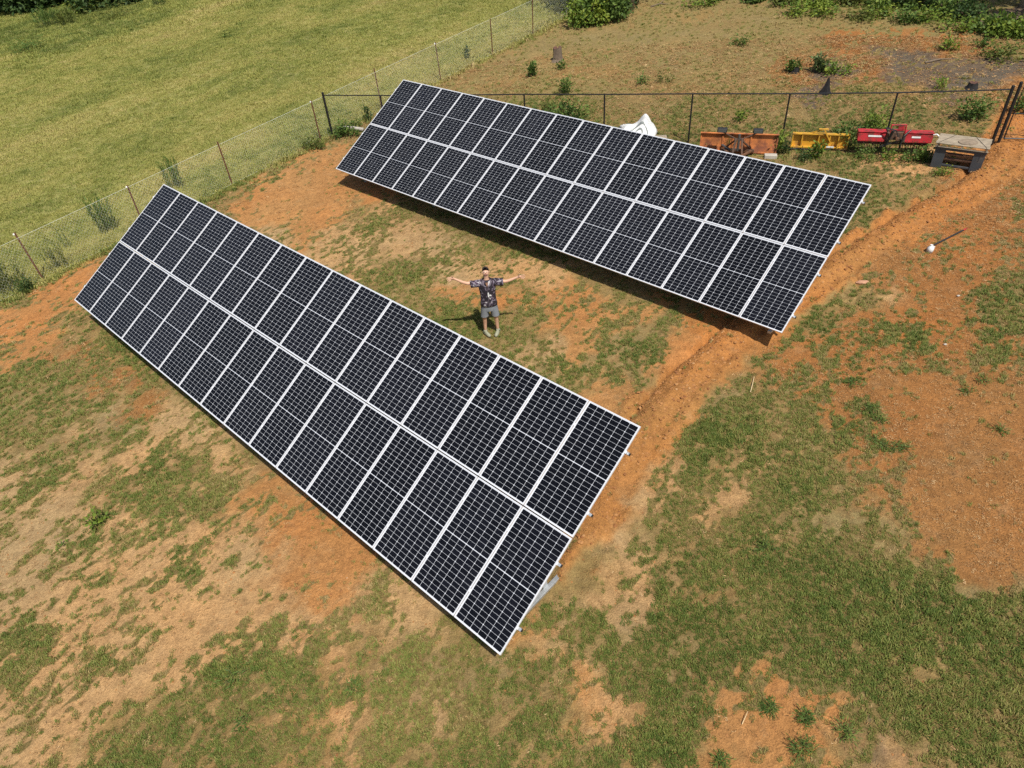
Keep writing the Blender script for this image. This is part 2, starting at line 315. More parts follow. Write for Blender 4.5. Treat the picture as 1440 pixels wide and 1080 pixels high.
ny, nx = GX.shape; idx = np.arange(ny*nx).reshape(ny, nx)
F = np.stack([idx[:-1, :-1], idx[:-1, 1:], idx[1:, 1:], idx[1:, :-1]], -1).reshape(-1, 4)
one = np.ones((len(fx), 1))
def ground_mat():
    m = bpy.data.materials.new('clay_ground'); m.use_nodes = True; n = m.node_tree.nodes; l = m.node_tree.links
    b = n['Principled BSDF']; b.inputs['Roughness'].default_value = .95; b.inputs['Specular IOR Level'].default_value = .12
    def att(nm):
        a = n.new('ShaderNodeAttribute'); a.attribute_name = nm; return a
    tc = n.new('ShaderNodeTexCoord')
    def noise(sc_, det=6, ro=.65):
        q = n.new('ShaderNodeTexNoise'); q.inputs['Scale'].default_value = sc_; q.inputs['Detail'].default_value = det; q.inputs['Roughness'].default_value = ro
        l.new(tc.outputs['Object'], q.inputs['Vector']); return q.outputs['Fac']
    def rng_(v, a, b_, c, d):
        q = n.new('ShaderNodeMapRange'); 
        for k, t in zip(('From Min', 'From Max', 'To Min', 'To Max'), (a, b_, c, d)): q.inputs[k].default_value = t
        l.new(v, q.inputs['Value']); return q.outputs['Result']
    def math_(op, a, b_):
        q = n.new('ShaderNodeMath'); q.operation = op
        for k, v in ((0, a), (1, b_)):
            if isinstance(v, (int, float)): q.inputs[k].default_value = v
            else: l.new(v, q.inputs[k])
        return q.outputs[0]
    def mix(f, a, b_, bt='MIX'):
        q = n.new('ShaderNodeMix'); q.data_type = 'RGBA'; q.blend_type = bt
        for k, v in (('Factor', f), ('A', a), ('B', b_)):
            if isinstance(v, (int, float)): q.inputs[k].default_value = v
            elif isinstance(v, tuple): q.inputs[k].default_value = v
            else: l.new(v, q.inputs[k])
        return q.outputs['Result']
    n1 = noise(9); n2 = noise(38, 4, .75); n3 = noise(2.3, 5)
    s = mix(1., att('soil').outputs['Color'], rng_(n1, .3, .7, .80, 1.20), 'MULTIPLY')
    s = mix(1., s, rng_(n2, .28, .72, .66, 1.3), 'MULTIPLY')
    s = mix(rng_(n3, .54, .68, 0, .15), s, (.44, .32, .18, 1))
    s = mix(1., s, rng_(noise(3.6, 5, .7), .36, .6, .84, 1.05), 'MULTIPLY')
    s = mix(rng_(n2, .66, .74, 0, .55), s, (.52, .39, .24, 1))
    s = mix(rng_(noise(24, 3, .6), .40, .33, 0, .55), s, (.16, .085, .035, 1))
    g = mix(1., att('thatch').outputs['Color'], rng_(n2, .3, .7, .55, 1.45), 'MULTIPLY')
    g = mix(rng_(n1, .52, .62, 0, .5), g, (.29, .19, .08, 1))
    f = math_('ADD', att('grass').outputs['Fac'], math_('MULTIPLY', math_('SUBTRACT', n1, .5), 1.1)); f = rng_(f, .38, .62, 0, 1)
    c = mix(f, s, g); l.new(c, b.inputs['Base Color'])
    bp = n.new('ShaderNodeBump'); bp.inputs['Strength'].default_value = .8; bp.inputs['Distance'].default_value = .045
    l.new(math_('ADD', n2, math_('MULTIPLY', n1, 1.6)), bp.inputs['Height']); l.new(bp.outputs['Normal'], b.inputs['Normal'])
    return m
gm = np_mesh('ground', np.stack([fx, fy, Z], -1), F, ground_mat(), attrs={
    'soil': ('FLOAT_COLOR', 'POINT', np.concatenate([sc, one], 1)), 'thatch': ('FLOAT_COLOR', 'POINT', np.concatenate([gc, one], 1)), 'grass': ('FLOAT', 'POINT', msk)})
gm.polygons.foreach_set('use_smooth', [True]*len(F))
tag(link('ground', gm), 'bare red clay yard and mown field rising gently away', kind='structure')

# ---------------------------------------------------------------- tufts, straw and clods scattered by geometry nodes
LAWN = leaf_mat('lawn_blades', [(0, (.095, .142, .026)), (.3, (.195, .232, .050)), (.55, (.275, .26, .070)), (.78, (.34, .26, .10)), (1, (.46, .34, .15))], inst=True)
FIELDM = leaf_mat('field_blades', [(0, (.12, .16, .032)), (.35, (.275, .295, .066)), (.65, (.385, .355, .098)), (1, (.52, .42, .17))], inst=True)
STRAW = leaf_mat('straw_litter', [(0, (.15, .07, .022)), (.5, (.36, .20, .075)), (1, (.58, .40, .20))], inst=True, trans=0)
CLOD = leaf_mat('clay_clods', [(0, (.20, .08, .03)), (.5, (.36, .17, .06)), (.85, (.42, .23, .10)), (1, (.55, .42, .28))], inst=True, trans=0, rough=.95)
def tuft(name, m, nb, rad, hmin, hmax, w, lean, seed, seg=2):
    r = np.random.default_rng(seed); V = []; Fc = []; B = []
    for k in range(nb):
        a = r.uniform(0, 6.283); q = rad*math.sqrt(r.uniform(0, 1)); x, y = q*math.cos(a), q*math.sin(a)
        h = r.uniform(hmin, hmax); d = r.uniform(0, 6.283); ln = r.uniform(.3, 1)*lean*h; ww = w*r.uniform(.6, 1.3)
        px_, py_ = -math.sin(d)*ww/2, math.cos(d)*ww/2; o = len(V); bl = r.uniform(0, 1)
        mx_, my_ = x+.4*ln*math.cos(d), y+.4*ln*math.sin(d); ex, ey = x+ln*math.cos(d), y+ln*math.sin(d)
        V += [(x-px_, y-py_, -.01), (x+px_, y+py_, -.01), (mx_+px_*.8, my_+py_*.8, h*.62), (mx_-px_*.8, my_-py_*.8, h*.62), (ex, ey, h*r.uniform(.75, 1))]
        Fc += [(o, o+1, o+2), (o, o+2, o+3), (o+3, o+2, o+4)]; B += [bl]*5
    me = np_mesh(name, np.array(V), np.array(Fc), m, attrs={'blade': ('FLOAT', 'POINT', np.array(B))}); return bpy.data.objects.new(name, me)
def chips(name, m, nb, rad, ln, w, seed):
    r = np.random.default_rng(seed); V = []; Fc = []; B = []
    for k in range(nb):
        x, y = r.uniform(-rad, rad, 2); a = r.uniform(0, 6.283); L = ln*r.uniform(.4, 1)/2; ww = w*r.uniform(.6, 1.2)/2; c, s = math.cos(a), math.sin(a); o = len(V)
        z0, z1 = r.uniform(.004, .02, 2)
        V += [(x-L*c+ww*s, y-L*s-ww*c, z0), (x+L*c+ww*s, y+L*s-ww*c, z1), (x+L*c-ww*s, y+L*s+ww*c, z1+.003), (x-L*c-ww*s, y-L*s+ww*c, z0+.003)]
        Fc += [(o, o+1, o+2), (o, o+2, o+3)]; B += [r.uniform(0, 1)]*4
    me = np_mesh(name, np.array(V), np.array(Fc), m, attrs={'blade': ('FLOAT', 'POINT', np.array(B))}); return bpy.data.objects.new(name, me)
def clod(name, m, seed):
    r = np.random.default_rng(seed); bm = bmesh.new(); bmesh.ops.create_icosphere(bm, subdivisions=1, radius=1)
    for v in bm.verts: v.co *= r.uniform(.7, 1.15); v.co.z *= .6
    me = bpy.data.meshes.new(name); bm.to_mesh(me); bm.free(); me.materials.append(m)
    a = me.attributes.new('blade', 'FLOAT', 'POINT'); a.data.foreach_set('value', np.full(len(me.vertices), r.uniform(0, 1)))
    return bpy.data.objects.new(name, me)
def scatter(name, P, rot, scl, tint, idx_, protos, label, cat):
    c = bpy.data.collections.new(name+'_kinds')
    for p in protos: c.objects.link(p)
    me = bpy.data.meshes.new(name); me.vertices.add(len(P)); me.vertices.foreach_set('co', P.astype(np.float32).ravel())
    for nm, ty, A in (('rot', 'FLOAT_VECTOR', rot), ('scl', 'FLOAT_VECTOR', scl), ('tint', 'FLOAT', tint), ('kindex', 'INT', idx_)):
        a = me.attributes.new(nm, ty, 'POINT'); a.data.foreach_set('vector' if ty == 'FLOAT_VECTOR' else 'value', np.ascontiguousarray(A).ravel())
    o = link(name, me); g = bpy.data.node_groups.new(name, 'GeometryNodeTree')
    g.interface.new_socket('Geometry', in_out='INPUT', socket_type='NodeSocketGeometry'); g.interface.new_socket('Geometry', in_out='OUTPUT', socket_type='NodeSocketGeometry')
    N = g.nodes; L = g.links; gi = N.new('NodeGroupInput'); go = N.new('NodeGroupOutput')
    ip = N.new('GeometryNodeInstanceOnPoints'); ci = N.new('GeometryNodeCollectionInfo'); ci.inputs['Collection'].default_value = c
    ci.inputs['Separate Children'].default_value = True; ci.inputs['Reset Children'].default_value = True; ip.inputs['Pick Instance'].default_value = True
    def na(nm, ty):
        q = N.new('GeometryNodeInputNamedAttribute'); q.data_type = ty; q.inputs['Name'].default_value = nm; return q.outputs['Attribute']
    L.new(gi.outputs[0], ip.inputs['Points']); L.new(ci.outputs[0], ip.inputs['Instance'])
    L.new(na('rot', 'FLOAT_VECTOR'), ip.inputs['Rotation']); L.new(na('scl', 'FLOAT_VECTOR'), ip.inputs['Scale']); L.new(na('kindex', 'INT'), ip.inputs['Instance Index'])
    L.new(ip.outputs[0], go.inputs[0]); md = o.modifiers.new('scatter', 'NODES'); md.node_group = g
    return tag(o, label, cat, kind='stuff')
fwn, r2n, u2n = np.array(_fw), np.array(_r2), np.array(_u2)
def in_view(x, y, mg=1.12):
    P = np.stack([x, y, base_z(x, y)-CAMZ], -1); d = P@fwn; d = np.maximum(d, .1)
    return (abs(P@r2n/d) < 720/FPX*mg) & (abs(P@u2n/d) < 540/FPX*mg)
def cand(x0, x1, y0, y1, sp):
    a = np.arange(x0, x1, sp); b = np.arange(y0, y1, sp); X, Y = np.meshgrid(a, b); X = X.ravel()+rng.uniform(-.6, .6, X.size)*sp; Y = Y.ravel()+rng.uniform(-.6, .6, Y.size)*sp
    k = in_view(X, Y); return X[k], Y[k]
def emit(name, X, Y, s, tint, protos, label, cat, sz_=None, dz=0.):
    n = len(X); P = np.stack([X, Y, surf(X, Y)+dz], -1)
    rot = np.stack([rng.normal(0, .12, n), rng.normal(0, .12, n), rng.uniform(0, 6.283, n)], -1)
    scl = np.stack([s, s, s if sz_ is None else sz_], -1)
    return scatter(name, P, rot, scl, tint, rng.integers(0, len(protos), n), protos, label, cat)
# mown yard
XS, YS, SS = [], [], []
for (d0, d1, sp, s) in ((0, 15.5, .052, 1.0), (15.5, 21, .075, 1.12), (21, 29, .11, 1.3), (29, 60, .19, 1.7)):
    X, Y = cand(-17, 26, 2, 48, sp); d = np.hypot(X, Y); k = (d >= d0) & (d < d1); X, Y = X[k], Y[k]
    m, c, f = grass_mask(X, Y); k = (rng.uniform(0, 1, len(X)) < m*.85) & (f < .5); XS.append(X[k]); YS.append(Y[k]); SS.append(np.full(k.sum(), s))
X, Y, S_ = map(np.concatenate, (XS, YS, SS))
c = cover_at(X, Y); farD = smooth(23, 29, Y)
tint = .33+.40*(fbm(X, Y, .8, 4, 61)-.5)*2+.55*(.62-c)+farD*.33*(1-smooth(.6, .9, c))+.19*rng.normal(0, 1, len(X))+.3*(fbm(X, Y, 3.5, 3, 62)-.5)
D_, T_ = tr_dist(X, Y)[0], None
S_ = S_*(.55+.5*fbm(X, Y, .9, 3, 63)+.45*smooth(.4, .95, c)*fbm(X, Y, 1.7, 2, 64))*rng.uniform(.7, 1.3, len(X))*(1+1.1*np.exp(-((X-Y-FL-.25)/.4)**2))
emit('lawn_grass', X, Y, S_, np.clip(tint, 0, 1), [tuft('grass_tuft', LAWN, 26, .055, .025, .062, .0085, 1.1, 100+k) for k in range(6)],
     'patchy short green and straw coloured grass growing over the red clay', 'grass')
print('lawn', len(X))
# field
XS, YS, SS = [], [], []
for (d0, d1, sp, s) in ((0, 28, .16, .85), (28, 38, .19, 1.0), (38, 55, .24, 1.2), (55, 110, .36, 1.8)):
    X, Y = cand(-75, 12, 14, 105, sp); k = (X-Y < FL+.3); X, Y = X[k], Y[k]; d = np.hypot(X, Y); k = (d >= d0) & (d < d1); X, Y = X[k], Y[k]
    XS.append(X); YS.append(Y); SS.append(np.full(len(X), s))
X, Y, S_ = map(np.concatenate, (XS, YS, SS))
s_ = (X+Y)*.7071; t_ = (X-Y)*.7071
tint = .50+1.1*(fbm(s_*.5, t_*1.3, .30, 4, 71)-.5)+.5*(fbm(X, Y, 1.6, 4, 72)-.5)+.1*rng.normal(0, 1, len(X))
edge = smooth(9, 0, abs(t_+60))*0
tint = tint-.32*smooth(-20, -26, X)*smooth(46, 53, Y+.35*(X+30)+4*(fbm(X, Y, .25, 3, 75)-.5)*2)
lush = smooth(.55, .66, fbm(X, Y, .12, 3, 73))
S_ = S_*(.75+.5*fbm(X, Y, 1.1, 4, 74))*rng.uniform(.8, 1.25, len(X))*(1+.5*(X-Y > FL-.5))
emit('field_grass', X, Y, S_, np.clip(tint-.25*lush, 0, 1), [tuft('field_tuft', FIELDM, 110, .24, .022, .062, .0115, 1.0, 200+k) for k in range(6)],
     'mown yellowish green pasture beyond the rusty post fence', 'grass')
print('field', len(X))
# straw and wood chip litter on bare ground
X, Y = cand(-17, 24, 2, 34, .062); d = np.hypot(X, Y); m, c, f = grass_mask(X, Y); W6 = soil_w(X, Y)
pr = (W6@np.array([.16, .06, .8, .28, .2, .05]))*(1-.5*m)*(fbm(X, Y, 1.2, 3, 81)*1.3)
pr = pr*(1-tr_w(X, Y)*.9); k = (rng.uniform(0, 1, len(X)) < pr) & (f < .3) & (d < 34); X, Y, d = X[k], Y[k], d[k]
emit('straw_litter', X, Y, rng.uniform(.6, 1.2, len(X))*(1+smooth(15, 30, d)), np.clip(rng.normal(.42, .2, len(X)), 0, 1), [chips('straw_chips', STRAW, 9, .07, .042, .0052, 300+k) for k in range(5)],
     'pale straw and wood chip litter strewn over bare brown clay', 'litter')
print('straw', len(X))
X, Y = cand(-17, 24, 2, 32, .08); d = np.hypot(X, Y); m, c, f = grass_mask(X, Y); W6 = soil_w(X, Y); tw = tr_w(X, Y)
pr = ((W6@np.array([.22, .42, .25, .06, .4, .7]))*(1-m)*.9*fbm(X, Y, .9, 3, 83)*1.5+.75*tw)
k = (rng.uniform(0, 1, len(X)) < pr) & (f < .3); X, Y, d, tw = X[k], Y[k], d[k], tw[k]
sz0 = np.exp(rng.normal(math.log(.010), .5, len(X)))*(1+1.1*tw)
emit('soil_clods', X, Y, np.clip(sz0, .004, .045), np.clip(rng.normal(.42, .16, len(X)), 0, 1), [clod('clay_clod', CLOD, 400+k) for k in range(5)],
     'loose clods of orange clay on bare soil and along the backfilled trench', 'soil')
print('clods', len(X))

# ---------------------------------------------------------------- solar arrays
ALU = mat('anodised_frame', (.74, .74, .75), .42, .25, .03)
SHEET = mat('white_backsheet', (.58, .60, .64), .25, 0, .02, coat=.6)
GALV = mat('galvanised_steel', (.52, .54, .55), .45, .7, .12, 20)
BLACKP = mat('black_plastic', (.02, .02, .02), .5)
def cell_mat():
    m = bpy.data.materials.new('silicon_cell'); m.use_nodes = True; n = m.node_tree.nodes; l = m.node_tree.links
    b = n['Principled BSDF']; b.inputs['Roughness'].default_value = .22; b.inputs['Coat Weight'].default_value = .10; b.inputs['Coat Roughness'].default_value = .12; b.inputs['Specular IOR Level'].default_value = .07
    tc = n.new('ShaderNodeTexCoord'); sp = n.new('ShaderNodeSeparateXYZ'); l.new(tc.outputs['Object'], sp.inputs[0])
    wv = n.new('ShaderNodeMath'); wv.operation = 'PINGPONG'; wv.inputs[1].default_value = .0175/2; l.new(sp.outputs['X'], wv.inputs[0])
    mr = n.new('ShaderNodeMapRange'); mr.inputs['From Min'].default_value = .0075; mr.inputs['From Max'].default_value = .0082; l.new(wv.outputs[0], mr.inputs['Value'])
    oi = n.new('ShaderNodeObjectInfo')
    c1 = n.new('ShaderNodeMix'); c1.data_type = 'RGBA'; c1.inputs['A'].default_value = (.0018, .0022, .004, 1); c1.inputs['B'].default_value = (.005, .0055, .009, 1); l.new(oi.outputs['Random'], c1.inputs['Factor'])
    mx = n.new('ShaderNodeMix'); mx.data_type = 'RGBA'; mx.inputs['B'].default_value = (.030, .030, .034, 1); l.new(mr.outputs[0], mx.inputs['Factor']); l.new(c1.outputs['Result'], mx.inputs['A'])
    l.new(mx.outputs['Result'], b.inputs['Base Color']); return m
CELL = cell_mat()
SC = 1.022/1.06; PW = 1.022; PL = 2.1273*SC; PG = .02*SC; TOT = 2*PL+PG; FW = PW-.018
def panel_meshes():
    fr = MB(); t = .036; lip = .013
    for x in (lip/2, FW-lip/2): fr.box((x, PL/2, -t/2), (lip, PL, t))
    for y in (lip/2, PL-lip/2): fr.box((FW/2, y, -t/2), (FW-2*lip, lip, t))
    bs = MB(); bs.box((FW/2, PL/2, -.008), (FW-2*lip, PL-2*lip, .006))
    mgx, mgy, hg = .011, .016, .013; gxc, gyc = .0050, .0036
    cw = (FW-2*lip-2*mgx+lip*0-5*gxc)/6; chh = (PL-2*lip-2*mgy-hg-22*gyc)/24
    cc = MB(); ce = MB(); ch = .009
    def cell(mb, x, y, top):
        a, b = (ch, 0) if top else (0, ch)   # half cells keep two bevelled corners
        mb.add([(x+b, y, 0), (x+cw-b, y, 0), (x+cw, y+b, 0), (x+cw, y+chh-a, 0), (x+cw-a, y+chh, 0), (x+a, y+chh, 0), (x, y+chh-a, 0), (x, y+b, 0)] , [tuple(range(8))])
    pos = []
    for j in range(24):
        y = lip+mgy+j*(chh+gyc)+(hg-gyc if j >= 12 else 0)
        for i in range(6):
            x = lip+mgx+i*(cw+gxc); cell(cc, x, y, j % 2); pos.append((x, y, j % 2))
    tmpl = []
    for top in (0, 1):
        q = MB(); cell(q, 0, 0, top); tmpl.append(q.mesh('solar_cell', CELL))
    jb = MB()
    for x in (.25, .5, .75): jb.box((x*FW, PL/2, -.022), (.06, .1, .02))
    return fr.mesh('panel_frame', ALU), bs.mesh('backsheet', SHEET), cc.mesh('solar_cells', CELL), tmpl, pos, jb.mesh('junction_box', BLACKP)
FRM, BSM, CCM, CELLT, CPOS, JBM = panel_meshes()
def solar_array(O, yaw, sl, tilt, label, single, posts):
    u = Vector((math.cos(yaw)*math.cos(sl), math.sin(yaw)*math.cos(sl), math.sin(sl))); h = Vector((-math.sin(yaw), math.cos(yaw), 0))
    n0 = u.cross(h).normalized(); v = h*math.cos(tilt)+n0*math.sin(tilt); n = u.cross(v).normalized(); O = Vector(O)
    mid = O+u*(8*PW); base = Vector((mid.x, mid.y, sz(mid.x, mid.y))); root = empty('solar_array', base)
    tag(root, label, 'solar array', 'ground mounted solar arrays')
    Rm = Matrix((u, v, n)).transposed().to_4x4()
    for i in range(16):
        for j in range(2):
            p = O+u*(i*PW+.009)+v*(j*(PL+PG))-base
            jt = Matrix.Rotation(rng.normal(0, .0012), 4, 'X')@Matrix.Rotation(rng.normal(0, .0012), 4, 'Y')
            pn = link('solar_panel', FRM, root, Matrix.Translation(p)@Rm@jt)
            link('backsheet', BSM, pn)
            if (i, j) in single:
                for (x, y, t) in CPOS: link('solar_cell', CELLT[t], pn, Matrix.Translation((x, y, -.0035)))
            else:
                c = link('solar_cells', CCM, pn, Matrix.Translation((0, 0, -.0035))); c['kind'] = 'stuff'
    def W(a, b, c): return O+u*a+v*b+n*c-base
    for b in (.115, .39, .61, .885):
        y = b*TOT; mb = MB(); mb.bar(W(-.07, y, -.062), W(16*PW+.055, y, -.062), .045, .045, up=n); rl = mb.build('rail', GALV, root)
        for a in (-.075, 16*PW+.06):
            c = MB(); c.bar(W(a-.006, y, -.062), W(a+.006, y, -.062), .048, .048, up=n); c.build('end_cap', BLACKP, rl)
        k = MB()
        for i in range(17): k.box(W(i*PW, y, -.002), (.035, .05, .010) if 0 < i < 16 else (.03, .05, .012), Rm.to_3x3())
        k.build('panel_clamps', ALU, rl)['kind'] = 'stuff'
    for a in posts:
        mb = MB(); mb.bar(W(a, .25, -.13), W(a, TOT-.3, -.13), .06, .09, up=n); mb.build('tilt_beam', GALV, root, bevel=.004)
        ends = []
        for y in (.75, TOT-.95):
            tp = W(a, y, -.175); g = tp+base; bt = Vector((tp.x, tp.y, sz(g.x, g.y)-.1-base.z)); ends.append((tp, bt))
            mb = MB(); mb.bar(bt, tp, .09, .07, up=h); mb.box(tp+Vector((0, 0, -.02)), (.12, .12, .02)); mb.build('leg', GALV, root, bevel=.005)
        (t1, b1), (t2, b2) = ends
        mb = MB(); mb.bar(b1+Vector((0, 0, .35))+u*.07, t2+Vector((0, 0, -.15))+u*.07, .05, .05); mb.build('diagonal_brace', GALV, root)
    # base channel seen sticking out behind the last leg
    g = O+u*15.98+h*1.25; p1 = Vector((g.x, g.y, sz(g.x, g.y)+.10))-base; mb = MB(); mb.bar(p1-h*1.0, p1+h*.62, .08, .06); mb.bar(p1+h*.28-u*.06, p1+h*.24-u*.06+Vector((0, 0, .9)), .06, .10, up=h); mb.build('base_channel', GALV, root, bevel=.004)
    return root
NEAR = {(15, 0), (14, 0)}
solar_array((-12.0574, 16.9748, 1.1349), -.788757, -.0146795, .545842, 'nearer solar array of white framed black panels, in the foreground before the man', NEAR, (.55, 4.2, 7.9, 11.6, 14.9))
solar_array((-5.4801, 23.4845, 1.7602), -.798961, -.0042452, .527566, 'farther solar array of white framed black panels, behind the man near the black fence', set(), (.55, 4.2, 7.9, 11.6, 15.3))

# ---------------------------------------------------------------- fences
RUST = mat('rusty_post', (.13, .05, .028), .85, 0, .3, 30)
WIRE = mat('galvanised_wire', (.66, .68, .60), .7, 0, .1)
BLKV = mat('black_vinyl', (.012, .012, .013), .45, 0, .1)
WHITEP = mat('white_insulator', (.75, .75, .70), .5)
def lattice(p0, p1, h, pitch, wr, step=3.0, z0=.02):
    """chain link between two ground points as two families of slanting wires"""
    p0 = np.array(p0[:2], float); p1 = np.array(p1[:2], float); L = np.hypot(*(p1-p0)); d = (p1-p0)/L; nrm = np.array([-d[1], d[0]])
    S = np.arange(0, L, pitch); V = []; Fc = []; k = 0
    for sg in (1, -1):
        a = S; b = S+sg*h*.9
        ta = np.zeros_like(a); tb = np.ones_like(b)
        lo = np.clip(b, 0, L); tb = np.where(b != a, (lo-a)/(b-a), 1)
        A = p0+np.outer(a, d); B = p0+np.outer(lo, d)
        za = surf(A[:, 0], A[:, 1])+z0; zb = surf(B[:, 0], B[:, 1])+z0+h*tb
        off = nrm*wr*1.2*sg
        for q in range(3):
            an = 2.094*q; dz = wr*math.sin(an); dn = nrm*wr*math.cos(an)
            V.append(np.stack([A[:, 0]+off[0]+dn[0], A[:, 1]+off[1]+dn[1], za+dz], -1)); V.append(np.stack([B[:, 0]+off[0]+dn[0], B[:, 1]+off[1]+dn[1], zb+dz], -1))
        n = len(a); i = np.arange(n)
        for q in range(3):
            q2 = (q+1) % 3; Fc.append(np.stack([k+q*2*n+i, k+q2*2*n+i, k+q2*2*n+n+i, k+q*2*n+n+i], -1))
        k += 6*n
    return np.concatenate(V), np.concatenate(Fc)
def gp(p, z=0): return Vector((p[0], p[1], sz(p[0], p[1])+z))
F0 = Vector((-14.8, 20.0)); FD = Vector((.7071, .7071))
fr = empty('farm_fence', gp(F0)); tag(fr, 'rusty post wire mesh fence between the clay yard and the pasture', 'fence')
fb = fr.location.copy()
FT = (-7.2, -3.6, 0, 3.55, 7.1, 11.26, 14.55, 18.1, 21.6, 24.6, 28.0, 31.5)
RV = random.Random(5)
for k, t in enumerate(FT):
    p = F0+FD*t; b = gp(p, -.1)-fb; tl = Vector((RV.uniform(-.06, .06), RV.uniform(-.06, .06), 1.72+RV.uniform(-.06, .08)))
    mb = MB(); mb.bar(b, b+tl, .048, .014, up=(1, -1, 0)); mb.bar(b, b+tl, .014, .048, up=(1, -1, 0)); o = mb.build('post', RUST, fr)
    if k in (2, 3, 5, 7): c = MB(); c.ball(b+tl-Vector((.03, .02, .05)), .032, 1, (1, 1, 1.2)); c.build('insulator', WHITEP, o)
a = F0+FD*FT[0]; b = F0+FD*FT[-1]
V, Fc = lattice(a, b, 1.5, .11, .0021); V = V-np.array(fb)
me = np_mesh('wire_mesh', V, Fc, WIRE); o = link('wire_mesh', me, fr); o['kind'] = 'stuff'
for z in (1.52, .04):
    mb = MB(); mb.tube([gp(F0+FD*t, z)-fb for t in FT], .0035, 5); mb.build('line_wire', WIRE, fr)
# black chain link fence
A0 = Vector((-6.39, 28.22)); A1 = Vector((14.89, 19.42)); AD = (A1-A0).normalized(); AL = (A1-A0).length
cf = empty('chain_link_fence', gp(A0)); tag(cf, 'black chain link fence running behind the farther solar array', 'fence'); cb = cf.location.copy()
ATs = (2.55, 5.4, 8.35, 11.25, 14.18, 17.15, 20.15)
for t in ATs:
    p = A0+AD*t; mb = MB(); mb.tube([gp(p, -.1)-cb, gp(p, 1.6)-cb], .028, 8); mb.build('post', BLKV, cf)
for t in (0, AL):
    p = A0+AD*t; mb = MB(); mb.tube([gp(p, -.1)-cb, gp(p, 1.68)-cb], .045, 10); mb.ball(gp(p, 1.69)-cb, .05, 1, (1, 1, .6)); mb.build('terminal_post', BLKV, cf)
mb = MB(); mb.tube([gp(A0+AD*t, 1.60)-cb for t in (0,)+ATs+(AL,)], .021, 8); mb.build('top_rail', BLKV, cf)
mb = MB(); mb.tube([gp(A0+AD*t, .06)-cb for t in np.linspace(0, AL, 24)], .004, 5); mb.build('bottom_wire', BLKV, cf)
V, Fc = lattice(A0, A1, 1.55, .085, .0015); o = link('wire_mesh', np_mesh('wire_mesh', V-np.array(cb), Fc, BLKV), cf); o['kind'] = 'stuff'
# gate to the right of the fence end
g0 = A1+AD*.16; g1 = A1+AD*3.9; gt = empty('chain_link_gate', gp(g0)); tag(gt, 'black chain link gate at the right edge, hung beside the doubled end posts', 'gate'); gb = gt.location.copy()
zb = sz(*g0)
mb = MB(); mb.tube([gp(g0, -.1)-gb, gp(g0, 1.68)-gb], .045, 10); mb.ball(gp(g0, 1.69)-gb, .05, 1, (1, 1, .6)); mb.build('gate_post', BLKV, gt)
mb = MB(); P = [Vector((*p, zb+z))-gb for p, z in ((g0+AD*.1, .12), (g0+AD*.1, 1.55), (g1, 1.55+.1), (g1, .22))]
mb.tube(P+[P[0]], .021, 8); mb.tube([P[0].lerp(P[1], .5), P[3].lerp(P[2], .5)], .018, 8); mb.build('gate_frame', BLKV, gt)
V, Fc = lattice(g0+AD*.1, g1, 1.42, .085, .0015, z0=.12); o = link('wire_mesh', np_mesh('wire_mesh', V-np.array(gb), Fc, BLKV), gt); o['kind'] = 'stuff'

# ---------------------------------------------------------------- tractor implements along the fence
ORG = mat('orange_paint', (.46, .15, .04), .7, 0, .25, 4, col2=(.20, .065, .028), c2s=2.6, c2t=(.44, .60), bump=.2)
YEL = mat('yellow_paint', (.62, .33, .03), .55, 0, .15, 3, col2=(.30, .15, .04), c2s=3.5, c2t=(.50, .66))
RED = mat('red_paint', (.44, .022, .03), .5, 0, .2, 4, col2=(.15, .035, .025), c2s=5, c2t=(.48, .62))
DRT = mat('rusty_iron', (.10, .065, .048), .8, .2, .3, 12, col2=(.16, .07, .03))
DKG = mat('dark_grey_steel', (.055, .062, .07), .55, 0, .15, 4, col2=(.10, .09, .08), c2s=5, c2t=(.55, .7))
WOOD = mat('weathered_wood', (.33, .27, .19), .85, 0, .18, 5, bump=.3, col2=(.30, .24, .17), c2s=4)
WOODR = mat('reddish_wood', (.30, .15, .08), .85, 0, .2, 5)
LENS = mat('lamp_lens', (.08, .09, .09), .15, 0, .05, coat=1)
WHT = mat('white_paint', (.72, .72, .70), .6, 0, .1)
CONC = mat('pale_concrete', (.42, .38, .32), .9, 0, .15)
def facing(p0, p1):
    a, b = hit(*p0), hit(*p1); return math.atan2(b.y-a.y, b.x-a.x)
# snow plough: local x along blade, +y away from the camera
rz = facing((990, 216), (1090, 216)); loc = G(1036, 217)
pl = empty('snow_plough', loc, rz); tag(pl, 'weathered orange snow plough blade with dark iron hitch and two black headlights', 'plough')
mb = MB(); Lh = 1.33; prof = [(.02+.16*math.sin(t*1.25)-.04*t, .05+.72*t) for t in np.linspace(0, 1, 8)]
for k in range(7):
    (y0, z0), (y1, z1) = prof[k], prof[k+1]
    mb.add([(-Lh, y0, z0), (Lh, y0, z0), (Lh, y1, z1), (-Lh, y1, z1), (-Lh, y0+.02, z0), (Lh, y0+.02, z0), (Lh, y1+.02, z1), (-Lh, y1+.02, z1)], [(0, 1, 2, 3), (7, 6, 5, 4), (0, 3, 7, 4), (1, 5, 6, 2)])
mb.build('mouldboard', ORG, pl)
mb = MB(); mb.box((0, .10, .79), (2*Lh+.03, .10, .03)); mb.box((0, -.015, .09), (2*Lh, .06, .05)); mb.build('stiffening_rail', ORG, pl, bevel=.005)
for x in (-1.31, -.55, -.2, .2, .42, 1.31):
    mb = MB()
    for k in range(7): mb.bar((x, prof[k][0]-.02, prof[k][1]), (x, prof[k+1][0]-.02, prof[k+1][1]), .022, .05, up=(1, 0, 0))
    mb.build('rib', ORG, pl)
mb = MB(); mb.box((0, .03, .02), (2*Lh, .02, .09)); mb.build('cutting_edge', DRT, pl)
